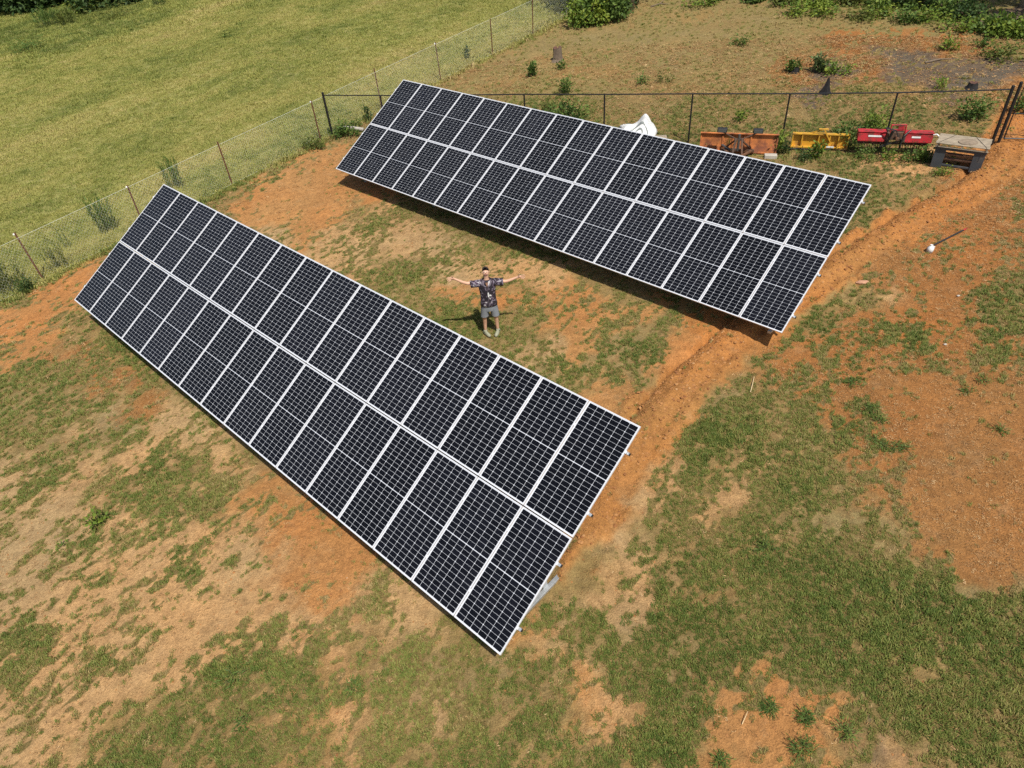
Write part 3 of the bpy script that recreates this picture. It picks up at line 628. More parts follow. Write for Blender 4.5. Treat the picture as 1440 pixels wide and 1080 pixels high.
mb = MB()
for s in (-1, 1): mb.bar((s*.5, -.1, .22), (s*.16, -.75, .25), .09, .07); mb.bar((s*.42, -.08, .3), (s*.1, -.5, .78), .07, .05); mb.bar((s*.16, -.75, .25), (s*.1, -.5, .85), .06, .06)
mb.box((0, -.12, .22), (1.15, .1, .1)); mb.box((0, -.72, .25), (.5, .08, .1)); mb.box((0, -.5, .8), (.3, .08, .08)); mb.build('hitch_frame', DRT, pl, bevel=.006)
mb = MB(); mb.tube([(0, -.5, .35), (0, -.5, 1.0)], .045, 10); mb.tube([(-.25, -.3, .3), (-.55, .02, .35)], .04, 8); mb.build('lift_cylinder', mat('grey_steel', (.16, .16, .16), .4, .6), pl)
for s in (-1, 1):
    mb = MB(); mb.bar((s*.1, -.46, .8), (s*.55, -.35, 1.0), .04, .03); mb.build('light_bracket', DRT, pl)
    mb = MB(); mb.box((s*.60, -.34, 1.09), (.34, .17, .17)); hd = mb.build('headlight', BLACKP, pl, bevel=.03)
    mb = MB(); mb.box((s*.60, -.43, 1.09), (.28, .012, .12)); mb.build('lens', LENS, hd)
pl.scale = (.9, .9, .80)
mb = MB(); mb.box((0, 0, 0), (.38, .2, .12)); o = mb.build('concrete_block', CONC, bevel=.01); o.location = loc+Vector((.95*math.cos(rz), .95*math.sin(rz)-.25, .06)); o.rotation_euler = (0, 0, rz+.06)
tag(o, 'pale concrete block lying under the right end of the orange plough', 'block')
# yellow back blade
rz = facing((1115, 212), (1185, 212)); loc = G(1150, 211)
yb = empty('back_blade', loc, rz); tag(yb, 'yellow ribbed box blade half hidden in weeds, between the plough and the red tiller', 'blade')
mb = MB(); mb.box((0, .06, .38), (1.92, .03, .56)); mb.build('back_plate', YEL, yb, bevel=.006)
for x in (-.95, -.62, -.05, .32, .62, .95): mb = MB(); mb.box((x, 0, .38), (.045, .12, .55)); mb.build('rib', YEL, yb, bevel=.006)
mb = MB(); mb.box((0, .0, .67), (1.95, .15, .05)); mb.box((0, -.02, .14), (1.95, .12, .06)); mb.build('stiffening_rail', YEL, yb, bevel=.006)
mb = MB(); mb.bar((-.42, .02, .66), (.02, -.1, .88), .05, .04); mb.bar((.34, -.06, .40), (.06, -.1, .9), .05, .04); mb.tube([(-.12, -.1, .9), (.2, -.1, .9)], .03, 8); mb.build('hitch_frame', YEL, yb)
mb = MB(); mb.box((.38, -.09, .19), (.25, .02, .06)); mb.box((0, .03, .06), (1.9, .02, .1)); mb.build('worn_edge', WHT, yb)
yb.scale = (.86, .86, .78)
# red rotary tiller
rz = facing((1205, 212), (1305, 212)); loc = G(1252, 216)
rt_ = empty('rotary_tiller', loc+Vector((0, 0, .1)), rz); tag(rt_, 'red rotary tiller with black tines and centre gearbox standing in weeds', 'tiller')
for s, x0, x1 in ((-1, -1.3, -.36), (1, .32, 1.22)):
    mb = MB(); xa, xb = x0, x1; pr = [(-.20, .44), (-.17, .66), (-.02, .72), (.16, .70), (.22, .5)]
    for (y0, z0), (y1, z1) in zip(pr[:-1], pr[1:]): mb.bar(((xa+xb)/2, y0, z0), ((xa+xb)/2, y1, z1), xb-xa, .025, up=(0, -(z1-z0), (y1-y0)))
    for x in (xa, xb): mb.add([(x-.012, y, z) for y, z in pr]+[(x+.012, y, z) for y, z in pr], [(0, 1, 2, 3, 4), (9, 8, 7, 6, 5)]+[(i, (i+1) % 5, (i+1) % 5+5, i+5) for i in range(5)])
    mb.box(((xa+xb)/2, -.21, .43), (xb-xa, .04, .04)); mb.box(((xa+xb)/2, .0, .735), (xb-xa+.06, .34, .02)); mb.build('hood', RED, rt_)
    for q in range(5): mb = MB(); mb.ball((xa+(xb-xa)*(.1+.2*q), -.215, .455), .022, 1); mb.build('bolt', DRT, rt_)
    mb = MB(); mb.box(((xa+xb)/2-.1*s, -.200, .60), (.46 if s < 0 else .3, .006, .06), Matrix.Rotation(-.13, 3, 'X')); mb.build('sticker', WHT, rt_)
mb = MB(); mb.tube([(-1.25, 0, .28), (1.18, 0, .28)], .045, 8)
for k in range(26):
    x = -1.2+k*.095
    if abs(x) < .2: continue
    for q in range(3): a = q*2.1+k*.7; mb.bar((x, 0, .28), (x+.04, .24*math.cos(a), .28+.24*math.sin(a)), .03, .012)
mb.build('tines', DRT, rt_)['kind'] = 'stuff'
mb = MB(); mb.box((0, 0, .62), (.42, .4, .3)); mb.tube([(0, -.2, .6), (0, -.5, .6)], .07, 10); mb.build('gearbox', DRT, rt_, bevel=.03)
for pts_ in ([(-.3, -.1, .7), (-.45, -.3, .95), (-.1, -.42, .9), (.05, -.4, .6)], [(.3, -.1, .7), (.42, -.25, .88), (.2, -.42, .7), (.16, -.45, .4)]): mb = MB(); mb.tube(pts_, .022, 6); mb.build('hose', BLACKP, rt_)
mb = MB(); mb.box((-.30, -.05, .58), (.10, .44, .36)); mb.box((.28, -.05, .56), (.07, .4, .3)); mb.build('chain_case', DRT, rt_, bevel=.02)
mb = MB(); mb.tube([(-.26, -.12, .6), (-.24, -.12, 1.0), (.24, -.12, 1.02), (.28, -.12, .6)], .035, 8); mb.bar((-.2, -.12, .82), (.25, -.12, .84), .05, .04); mb.box((.1, -.1, .93), (.2, .1, .1)); mb.build('hitch_frame', RED, rt_)
mb = MB(); mb.bar((-.35, -.3, .2), (-.2, -.45, .9), .07, .05); mb.bar((-.5, -.3, .25), (.1, -.35, .5), .06, .05); mb.bar((.2, -.3, .2), (.12, -.42, .6), .07, .05); mb.build('lower_linkage', BLACKP, rt_)
mb = MB(); mb.tube([(1.2, 0, .62), (1.36, -.05, .68), (1.5, -.1, .58), (1.56, -.15, .38)], .03, 8); mb.build('hose', WHT, rt_)
rt_.scale = (.80, .80, .80)
# dark steel stand with a wooden pallet on it
rz = facing((1310, 232), (1372, 240)); loc = G(1341, 240); M3 = Matrix.Rotation(rz, 3, 'Z')
st = empty('steel_stand', loc+M3@Vector((0, .36, 0)), rz); st.scale = (.78, .62, .82); tag(st, 'dark grey steel stand with open middle, beside the gate and under the wooden pallet', 'stand')
for s in (-1, 1): mb = MB(); mb.box((s*.63, -.52, .36), (.36, .05, .72)); mb.build('front_plate', DKG, st, bevel=.01); mb = MB(); mb.box((s*.78, .05, .36), (.05, 1.08, .72)); mb.build('side_plate', DKG, st, bevel=.01)
mb = MB(); mb.box((0, -.52, .70), (1.66, .08, .09)); mb.build('top_beam', DKG, st, bevel=.01)
mb = MB(); mb.box((0, -.5, .12), (.9, .05, .07)); mb.build('bottom_beam', DKG, st, bevel=.01)
for z, y in ((.28, -.2), (.42, -.1), (.55, 0)): mb = MB(); mb.box((0, y, z), (1.4, .25, .04)); mb.build('inner_board', WOODR, st)
pt = empty('wooden_pallet', loc+M3@Vector((0, .36, .615)), rz+.01); pt.scale = (.76, .62, .9); tag(pt, 'weathered wooden pallet strapped on top of the dark steel stand', 'pallet')
for k in range(9): mb = MB(); mb.box((0, -.58+k*.145, .125+RV.uniform(-.004, .004)), (1.74+RV.uniform(-.03, .03), .125, .022)); mb.build('deck_board', WOOD, pt, bevel=.003)
for x in (-.8, 0, .8): mb = MB(); mb.box((x, 0, .065), (.06, 1.26, .09)); mb.build('stringer', WOOD, pt)
for y in (-.58, 0, .58): mb = MB(); mb.box((0, y, .012), (1.74, .1, .02)); mb.build('bottom_board', WOOD, pt)
mb = MB()
for x0, x1 in ((-.35, -.78), (.35, .78)): mb.bar((x0, .6, .142), (x1, -.62, .142), .012, .006); mb.bar((x1, -.635, .142), (x1, -.66, -.1), .012, .006)
mb.build('strap', BLACKP, pt)
mb = MB(); mb.tube([(0, 0, 0), (0, 0, .025)], [.32, .31], 24)  # thin disc added to stand for the round brown stain on the boards
o = mb.build('stain_disc', mat('dull_brown_stain', (.23, .175, .12), .9, 0, .25, 8)); o.location = pt.location+M3@Vector((.10, -.10, .1235)); o.scale = (.8, .7, 1); tag(o, 'round dull brown stain on the wooden pallet, made as a thin added disc', 'disc')

# ---------------------------------------------------------------- white sack on boards behind the farther array
SACK = mat('white_woven_sack', (.74, .74, .72), .7, 0, .05, 8)
loc = G(900, 199); loc = loc+Vector((-.1, -.1, 0))
mb = MB(); N = 22
def sackp(i, j):
    s, t = i/(N-1)*2-1, j/(N-1)*2-1; x = s*.62+.05*math.sin(t*4); y = t*.55
    z = .24+.42*math.exp(-((s-.28)**2*9+(t-.55)**2*6))+.12*math.exp(-((s+.7)**2*8+(t+.1)**2*3))+.05*math.sin(s*7+t*3)*math.cos(t*6)
    e = max(abs(s), abs(t)); z *= 1-.75*max(0, (e-.72)/.28)**2
    pin = 1-.12*(1-abs(s))*abs(t); return (x, y*pin, z)
mb.v = [sackp(i, j) for j in range(N) for i in range(N)]; mb.f = [(j*N+i, j*N+i+1, (j+1)*N+i+1, (j+1)*N+i) for j in range(N-1) for i in range(N-1)]; mb.m = [0]*len(mb.f)
sk = mb.build('white_sack', SACK, smooth_=True); sk.location = loc+Vector((0, 0, .20)); sk.rotation_euler = (R(14), 0, -.15)
so = sk.modifiers.new('thick', 'SOLIDIFY'); so.thickness = .012
tag(sk, 'crumpled white sack printed with a grey ring, lying on boards behind the farther array', 'sack')
def disc_print(r0, r1, cx, cy, n=28):
    q = MB(); 
    for k in range(n):
        a0, a1 = 2*math.pi*k/n, 2*math.pi*(k+1)/n
        def P(r, a):
            x, y = cx+r*math.cos(a), cy+r*math.sin(a); i = (x/.62+1)/2*(N-1); j = (y/.55+1)/2*(N-1); p = sackp(i, j); return (x, y, p[2]+.012)
        q.add([P(r0, a0), P(r1, a0), P(r1, a1), P(r0, a1)], [(0, 1, 2, 3)])
    return q
GRYP = mat('grey_print', (.22, .24, .23), .8)
disc_print(.26, .31, .02, -.14).build('ring_print', GRYP, sk)
q = disc_print(.10, .15, .0, -.12, 14); q.build('emblem_print', GRYP, sk)
for dx, dy, z, L, a, nm in ((-.62, .18, .20, .5, .2, 'left'), (.62, -.12, .12, .7, -.1, 'right')):
    mb = MB(); mb.box((0, 0, 0), (L, .26, .16)); o = mb.build('timber_board', WOOD if nm == 'right' else mat('tan_wood', (.45, .31, .17), .8), bevel=.012); o.location = loc+Vector((dx, dy, z)); o.rotation_euler = (0, 0, a)
    tag(o, 'tan timber end poking out at the %s side of the white sack' % nm, 'timber')
mb = MB(); mb.box((0, 0, 0), (1.4, .9, .12)); o = mb.build('plank_stack', WOOD, bevel=.01); o.location = loc+Vector((0, 0, .06)); tag(o, 'low wooden base under the white sack behind the array', 'timber')
# white pipe by the fence corner
mb = MB(); a = G(478, 184); b = G(512, 187); mb.tube([a+Vector((0, 0, .12)), (a+b)/2+Vector((0, 0, .16)), b+Vector((0, 0, .13))], .07, 10); tag(mb.build('white_pipe', CONC, smooth_=True), 'pale pipe lying in weeds at the corner post of the black fence', 'pipe')

# ---------------------------------------------------------------- stumps and ground bits
CHAR = mat('charred_wood', (.010, .009, .009), .95, 0, .3, 10, bump=.5)
BARK = mat('grey_bark', (.33, .27, .20), .95, 0, .25, 12, bump=.6)
DEADW = mat('dead_wood', (.15, .11, .075), .95, 0, .25, 9)
HEART = mat('dark_heartwood', (.10, .045, .03), .9, 0, .3, 9)
def stump(px, py, r, h, m, m2, label, sharp=0.):
    p = G(px, py); root = empty('tree_stump', p); tag(root, label, 'stump'); mb = MB(); n = 14; rr = random.Random(int(px)); prof = [(1.45, -.05), (1.12, .15), (1.0, .55), (.95, 1.0)]
    rad = [rr.uniform(.82, 1.15) for _ in range(n)]; hz = [rr.uniform(.85, 1.1) for _ in range(n)]
    for k, (q, z) in enumerate(prof):
        for i in range(n):
            a = 2*math.pi*i/n; s = q*(1-sharp*z); mb.v.append((r*s*rad[i]*rr.uniform(.86, 1.12)*math.cos(a)+sharp*z*r*.35, r*s*rad[i]*rr.uniform(.86, 1.12)*math.sin(a), h*z*(hz[i] if z > .5 else 1)))
    for k in range(3):
        for i in range(n): j = (i+1) % n; mb.f.append((k*n+i, k*n+j, (k+1)*n+j, (k+1)*n+i)); mb.m.append(0)
    mb.build('trunk_side', m, root)
    t = MB(); t.v = [mb.v[3*n+i] for i in range(n)]+[(0, 0, h*.86)]; t.f = [(i, (i+1) % n, n) for i in range(n)]; t.m = [0]*n; t.build('cut_top', m2, root)
stump(784, 86, .21, .55, DEADW, HEART, 'brown cut stump standing alone in dry grass beyond the black fence')
stump(1160, 131, .15, .52, CHAR, CHAR, 'pointed charred black stump behind the fence above the yellow blade', .8)
stump(1366, 124, .19, .2, CHAR, HEART, 'low charred hollow stump behind the fence above the pallet', .2)
stump(1118, 101, .16, .16, CHAR, CHAR, 'small burnt stump beside the leafy weed on the scorched patch', .3)
mb = MB(); mb.tube([(0, 0, .05), (.6, .1, .09), (1.3, .05, .06)], [.035, .03, .015], 7); o = mb.build('branch', DEADW); o.location = G(1300, 90); tag(o, 'thin dead branch lying along the scorched ground', 'branch')
mb = MB(); mb.tube([(0, 0, .04), (.5, .12, .12), (1.1, .0, .05), (1.5, .1, .12)], [.03, .03, .02, .012], 7); mb.tube([(.5, .12, .12), (.8, .5, .2)], [.02, .01], 6); o = mb.build('branch', DEADW); o.location = G(915, 10); tag(o, 'forked dead branch lying beside the bush at the top edge', 'branch')
# long tool with a red tip, and the white jug at its foot
a, b = G(1304, 351), G(1359, 323); d = b-a; mb = MB(); z = Vector((0, 0, .045))
bar = empty('digging_bar', a); tag(bar, 'long dark digging bar with a red tip lying right of the trench', 'tool')
mb.tube([z, d*.55+z, d*.9+z], .020, 8); mb.build('shaft', BLACKP, bar)
mb = MB(); mb.tube([d*.9+z, d+z], .017, 8); mb.build('red_tip', RED, bar)
mb = MB(); mb.tube([z-d*.02, d*.22+z], .019, 8); mb.build('pale_end', mat('pale_steel', (.4, .37, .33), .5, .3), bar)
mb = MB(); mb.tube([(0, 0, 0), (0, 0, .12), (0, 0, .155), (0, 0, .18)], [.075, .078, .045, .03], 14); o = mb.build('jug_body', WHT, None, True)
jr = empty('white_jug', G(1307, 354)); tag(jr, 'small white plastic jug beside the foot of the digging bar', 'jug'); o.parent = jr
mb = MB(); mb.tube([(0, 0, .18), (0, 0, .2)], .034, 12); mb.build('jug_cap', WHT, jr); mb = MB(); mb.tube([(.04, 0, .165), (.095, 0, .14), (.08, 0, .07)], .01, 6); mb.build('jug_handle', WHT, jr)
mb = MB(); mb.ball((0, 0, .02), .105, 2, (1.4, .7, .35), .16, seed=3); o = mb.build('rock', mat('pinkish_stone', (.42, .22, .13), .8, 0, .2, 9)); o.location = G(1212, 398); tag(o, 'flat pinkish stone on patchy grass right of the farther array', 'rock')
for px, py, lab in ((733, 866, 'pale pebble in grass right of the nearest panel corner'), (1164, 397, None), (1019, 395, None), (1347, 417, 'white pebble at the foot of the dark green grass patch'), (1329, 485, 'small white pebble on brown soil at the right')):
    if lab is None: continue
    mb = MB(); mb.ball((0, 0, .02), .035, 1, (1.3, .8, .6), .15, seed=px); o = mb.build('pebble', CONC); o.location = G(px, py); tag(o, lab, 'pebble')
STR = mat('dry_stick', (.62, .47, .26), .8)
def stick(p, q, r, lab):
    a, b = G(*p), G(*q); mb = MB(); c = (a+b)/2; mb.tube([a-c+Vector((0, 0, .03)), Vector((.01, .01, .06)), b-c+Vector((0, 0, .04))], [r, r*.9, r*.5], 6); o = mb.build('stick', STR); o.location = c; tag(o, lab, 'stick')
stick((1055, 553), (1060, 532), .009, 'thin straw coloured stick in grass below the farther array')
stick((704, 888), (722, 902), .008, 'bent pale twig lying by the front right corner of the nearer array')
stick((1043, 1020), (1051, 1002), .006, 'short dry twig on the clay patch at the bottom right')

# ---------------------------------------------------------------- plants
GREENS = {'mid': [(0, (.045, .085, .018)), (.5, (.10, .165, .032)), (1, (.18, .24, .05))], 'bright': [(0, (.07, .13, .018)), (.5, (.15, .22, .03)), (1, (.30, .34, .05))],
          'dark': [(0, (.02, .042, .012)), (.5, (.045, .085, .022)), (1, (.09, .14, .036))], 'blue': [(0, (.075, .11, .04)), (.5, (.15, .20, .07)), (1, (.25, .30, .12))], 'olive': [(0, (.07, .10, .02)), (.5, (.12, .15, .03)), (1, (.2, .2, .05))]}
LM = {k: leaf_mat('leaves_'+k, v, trans=.3) for k, v in GREENS.items()}
STEM = mat('green_stem', (.10, .12, .04), .8); BROWNST = mat('brown_stem', (.12, .08, .05), .9)
def leaves(name, P, D, L, Wd, m, parent, seed):
    """P centres, D unit directions, L length, Wd width: each leaf a folded diamond"""
    r = np.random.default_rng(seed); n = len(P); up = r.normal(0, 1, (n, 3)); up[:, 2] = abs(up[:, 2])+.6
    S = np.cross(D, up); S /= np.linalg.norm(S, axis=1)[:, None]+1e-9; Nn = np.cross(S, D); L = np.asarray(L)[:, None]*np.ones((n, 1)); Wd = np.asarray(Wd)[:, None]*np.ones((n, 1))
    V = np.stack([P, P+D*L*.5+S*Wd*.5+Nn*Wd*.12, P+D*L-Nn*L*.15, P+D*L*.5-S*Wd*.5+Nn*Wd*.12], 1).reshape(-1, 3)
    i = np.arange(n)*4; Fc = np.stack([i, i+1, i+2, i+3], -1)
    clump = fbm(P[:, 0]*3+P[:, 2]*2, P[:, 1]*3+seed, 1.2, 2, seed % 50)
    t = np.clip(.5+.8*(clump-.5)+r.normal(0, .18, n), 0, 1)
    return link(name, np_mesh(name, V, Fc, m, attrs={'tint': ('FLOAT', 'POINT', np.repeat(t, 4))}), parent)
SEED = [900]
def weed(px, py, h, rad, n, leaf, kind, label, cat='weed', name='weed_plant', stems=7, tall=False, base=None, blades=False):
    SEED[0] += 1; r = np.random.default_rng(SEED[0]); p = G(px, py) if base is None else gp(base); root = empty(name, p)
    if not tall and py < 250 and px > 560: rad *= .82; h *= .8; leaf *= .8; n = int(n*.8)
    tag(root, label, cat)
    mb = MB(); P = []; D = []
    tips = []
    for k in range(stems):
        a = r.uniform(0, 6.283); q = rad*r.uniform(.1, .95); b = rad*.45*r.uniform(0, 1)
        if tall: b = q*.9; q = q+r.uniform(-.05, .1)
        t = Vector((q*math.cos(a), q*math.sin(a), h*r.uniform(.6, 1)*(1 if tall else (1-.45*(q/rad)**2)))); s = Vector((b*math.cos(a), b*math.sin(a), -.02)); tips.append((s, t)); m_ = s.lerp(t, .5)+Vector((0, 0, .06*h)); mb.tube([s, m_, t], [max(.004, h*.008), max(.003, h*.006), .003], 4, cap=False)
    mb.build('stems', STEM, root)['kind'] = 'stuff'
    for k in range(n):
        s, t = tips[r.integers(0, stems)]; f = r.uniform(.12, 1)**.8; c = np.array(s.lerp(t, f))+r.normal(0, 1, 3)*(rad*.16+.02)*(.5 if tall else 1)
        c[2] = max(c[2], .01); d = np.array([c[0]+r.normal(0, .5)*rad, c[1]+r.normal(0, .5)*rad, h*(1.1 if tall else .35)+r.normal(0, .3)*h]); P.append(c); D.append(d/np.linalg.norm(d))
    L = leaf*r.uniform(.55, 1.2, n); leaves('foliage', np.array(P), np.array(D), L, L*(.16 if blades else .55), LM[kind], root, SEED[0])['kind'] = 'stuff'
    return root
W_ = weed; R_U = random.Random(21)
W_(139, 736, .28, .20, 90, .10, 'bright', 'bright yellow green leafy weed on bare tan soil at the lower left')
W_(89, 768, .14, .12, 40, .06, 'bright', 'small yellow leafed seedling at the end of the green strip, lower left')
W_(153, 324, 1.25, .38, 620, .17, 'mid', 'tall upright weed clump against the farm fence, left of the nearer array', tall=True, stems=24, blades=True)
W_(249, 264, 1.2, .36, 520, .17, 'mid', 'tall upright weed clump at the fence just above the nearer array corner', tall=True, stems=20, blades=True)
W_(8, 410, 1.15, .75, 900, .17, 'olive', 'big bushy weed clump at the left edge of the farm fence', tall=True, stems=34, blades=True)
W_(40, 408, .5, .35, 260, .09, 'dark', 'low dark leafed weed at the foot of the leftmost fence post')
W_(84, 378, .9, .5, 420, .13, 'olive', 'loose olive weed tuft right of the leftmost fence post', tall=True, stems=16, blades=True)
W_(97, 348, .8, .15, 90, .11, 'mid', 'thin single weed stalk against the farm fence', tall=True, stems=5, blades=True)
W_(490, 188, .42, .75, 520, .13, 'mid', 'low dark leafed weeds round the fence corner post and pale pipe')
W_(442, 208, .35, .55, 330, .11, 'olive', 'pale green weeds at the foot of the farm fence left of the corner post')
W_(520, 170, .7, .3, 120, .12, 'dark', 'weed tuft behind the fence, left of the farther array')
W_(800, 172, 1.0, .95, 900, .17, 'mid', 'broad green weed thicket behind the fence left of the white sack', stems=22)
W_(797, 132, .9, .40, 330, .15, 'mid', 'tall green weed rising above the black fence rail', stems=12)
W_(769, 160, .6, .5, 260, .14, 'olive', 'loose weeds behind the black fence near its hidden middle post')
W_(749, 107, .85, .35, 300, .16, 'mid', 'young leafy sapling left of the cut stump')
W_(789, 97, .45, .35, 170, .13, 'mid', 'low weed at the foot of the cut stump')
W_(658, 84, .9, .25, 120, .14, 'dark', 'dark slender weed beyond the farm fence mesh')
W_(905, 118, .45, .45, 180, .13, 'mid', 'low green weed in dry grass beyond the black fence, above the sack')
W_(935, 116, .4, .5, 140, .12, 'olive', 'sparse olive weed right of the low weed above the sack')
W_(1040, 62, .4, .6, 240, .15, 'mid', 'low green weed on the dry slope at the top')
W_(1112, 100, .6, .45, 260, .16, 'mid', 'low weed left of the burnt stump')
W_(1148, 101, .9, .42, 300, .22, 'blue', 'big leafed blue green weed on the scorched patch')
W_(1176, 104, .55, .6, 330, .16, 'bright', 'spreading light green weed right of the big leafed one')
W_(1332, 70, .5, .45, 240, .16, 'bright', 'small bright weed on the dry slope at the upper right')
W_(1377, 66, .45, .35, 140, .15, 'mid', 'sparse weed right of the bright one, upper right')
W_(1368, 166, .75, .95, 620, .16, 'mid', 'green bramble clump behind the fence left of the gate')
W_(1430, 163, .6, .5, 380, .13, 'mid', 'leafy weed seen through the gate mesh')
W_(1322, 125, .5, .3, 110, .13, 'bright', 'yellowish weed behind the fence near the hollow stump')
W_(1042, 170, .6, .35, 170, .14, 'bright', 'light green weed rising behind the orange plough')
W_(1094, 212, .85, .35, 380, .13, 'bright', 'bright leafy weed between the plough and the yellow blade')
W_(1104, 215, .5, .35, 240, .10, 'dark', 'dark weed at the left end of the yellow blade')
W_(1147, 222, .7, .30, 280, .13, 'bright', 'bright leafy weed in front of the yellow blade')
W_(1136, 224, .35, .5, 260, .10, 'dark', 'dark low weeds under the yellow blade')
W_(1190, 205, 1.0, .60, 620, .15, 'mid', 'dense green weed between the yellow blade and the red tiller', stems=14)
W_(1230, 186, .85, .6, 520, .15, 'bright', 'bright weed thicket behind the red tiller', stems=14)
W_(1217, 226, .5, .45, 330, .09, 'mid', 'low weeds in front of the left end of the tiller')
W_(1250, 226, .55, .35, 260, .10, 'bright', 'light weed in front of the tiller gearbox')
W_(1280, 226, .5, .45, 360, .10, 'mid', 'low weeds in front of the right end of the tiller')
W_(1298, 226, .6, .32, 320, .12, 'mid', 'leafy weed between the tiller and the steel stand')
W_(1328, 246, .22, .35, 260, .08, 'bright', 'low bright green tuft at the foot of the steel stand')
W_(1000, 214, .5, .45, 260, .12, 'olive', 'grassy weeds in front of the left end of the orange plough', blades=True)
W_(1020, 216, .6, .35, 160, .12, 'olive', 'tall grass stalks before the orange plough hitch', blades=True, tall=True)
W_(1165, 232, .5, .7, 320, .14, 'olive', 'straggly grass in front of the yellow blade', blades=True)
W_(1225, 578, .10, .15, 130, .08, 'mid', 'dark green grass tuft at the upper left of the brown mulch', 'grass tuft', 'grass_tuft', blades=True)
W_(1237, 592, .10, .12, 110, .08, 'mid', 'dark green grass tuft touching the tuft at the upper left of the mulch', 'grass tuft', 'grass_tuft', blades=True)
for k, (px, py) in enumerate(((1232, 623), (1246, 628), (1260, 630), (1272, 632))):
    W_(px, py, .08, .13, 120, .07, 'mid', ('%s dark tuft of the short row of tufts left of the brown mulch' % ('leftmost', 'second', 'third', 'rightmost')[k]), 'grass tuft', 'grass_tuft', blades=True)
for px, py, s, lab in ((1083, 996, .15, 'spiky grass tuft standing on the bare clay patch at the bottom'), (1126, 1052, .27, 'largest spiky grass tuft at the bottom edge of the clay patch'), (1187, 1032, .26, 'spiky grass tuft at the right side of the bottom clay patch'), (1013, 1070, .2, 'spiky grass tuft at the bottom edge left of the clay patch'), (1131, 1010, .19, 'spiky grass tuft in the middle of the clay patch, just above the largest one')):
    W_(px, py, s*R_U.uniform(.35, .6), s*R_U.uniform(.6, .8), int(300*R_U.uniform(.6, 1.2)), .07, 'mid', lab, 'grass tuft', 'grass_tuft', stems=22, blades=True)
for px, py, s, lab in ((1381, 538, .13, 'small dark weed on the brown mulch, upper part'), (1363, 551, .10, 'tiny weed left of the small dark weed on the mulch'), (1406, 607, .12, 'small spiky weed on the brown mulch near the right edge'), (1200, 540, .16, 'low weed on brown soil below the farther array'), (345, 1015, .16, 'dark grass clump at the bottom left of the yard'), (330, 955, .2, 'dark grass clump in the lawn at the lower left'), (497, 968, .12, 'small dark weed in thin grass below the nearer array'), (1075, 775, .15, 'dark tuft in the lawn left of the mulch')):
    W_(px, py, s, s*1.1, 90, .09, 'mid', lab, 'weed', blades=True)
W_(72, 36, 1.1, .9, 520, .35, 'mid', 'tall grass clump in the far pasture before the hedge', tall=True, stems=26, blades=True)
W_(95, 34, .9, .8, 420, .32, 'olive', 'tall olive grass clump right of the far pasture clump', tall=True, stems=22, blades=True)
W_(224, 8, 1.2, .7, 300, .35, 'mid', 'tall weed tuft at the far top edge of the pasture', tall=True, stems=18, blades=True)
W_(40, 72, .6, 1.2, 420, .3, 'mid', 'low rough weeds in the far pasture below the tall clumps', blades=True)
W_(320, 53, .25, .25, 60, .13, 'mid', 'small dark weed alone in the middle of the pasture')
W_(160, 22, .8, 2.2, 700, .32, 'olive', 'rough weeds in front of the far dark hedge', blades=True)
W_(120, 17, .9, 2.0, 700, .32, 'bright', 'bright rough grass below the far hedge', blades=True)

for px, py, k, lab in ((1205, 28, 'olive', 'loose pale weeds on dry ground below the wood edge, top right of centre'), (1275, 30, 'mid', 'ragged weeds below the wood edge, right of the pale weeds'), (1345, 42, 'bright', 'bright ragged weeds in front of the dark bush at the wood edge'), (1120, 20, 'bright', 'yellowish weeds at the top edge beyond the dry slope'), (1410, 80, 'olive', 'low olive weeds near the right edge above the scorched strip'), (1160, 22, 'bright', 'fresh green weeds in front of the yellowish bush at the wood edge'), (1240, 22, 'bright', 'fresh green weeds between the pale and the ragged weeds at the wood edge'), (1308, 28, 'bright', 'fresh green weeds above the ragged weeds, near the dark woodland soil'), (985, 8, 'bright', 'fresh weeds at the top edge right of the forked dead branch')):
    W_(px, py, .55, 1.1, 420, .2, k, lab, stems=16)
# ---------------------------------------------------------------- bushes and trees
def crown(name, root, c, rad, n, leaf, m, seed, clumps=26, squash=.75):
    r = np.random.default_rng(seed); C = []
    for k in range(clumps):
        v = r.normal(0, 1, 3); v /= np.linalg.norm(v); v[2] = v[2]*squash; q = r.uniform(.35, 1.0)**.6; C.append((np.array(c)+v*rad*q*.8, rad*r.uniform(.22, .42)))
    P = []; D = []
    for k in range(n):
        cc, cr_ = C[r.integers(0, clumps)]; v = r.normal(0, 1, 3); v /= np.linalg.norm(v); p = cc+v*cr_*r.uniform(.55, 1.05)
        if p[2] < .03: continue
        d = v+np.array([0, 0, -.2])+r.normal(0, .6, 3); P.append(p); D.append(d/np.linalg.norm(d))
    L = leaf*r.uniform(.6, 1.3, len(P)); o = leaves(name, np.array(P), np.array(D), L, L*.6, m, root, seed); o['kind'] = 'stuff'; return o
def bush(px, py, rad, n, leaf, kind, label, hz=.8, base=None):
    SEED[0] += 1; p = G(px, py) if base is None else gp(base); root = empty('bush', p); tag(root, label, 'bush'); mb = MB(); r = random.Random(SEED[0])
    for k in range(7):
        a = r.uniform(0, 6.28); mb.tube([(0, 0, -.05), (rad*.3*math.cos(a), rad*.3*math.sin(a), rad*.5*hz), (rad*.6*math.cos(a), rad*.6*math.sin(a), rad*hz)], [.03, .02, .01], 5)
    mb.build('branches', BROWNST, root)['kind'] = 'stuff'; crown('foliage', root, (0, 0, rad*hz*.55), rad, n, leaf, LM[kind], SEED[0], 22, hz)
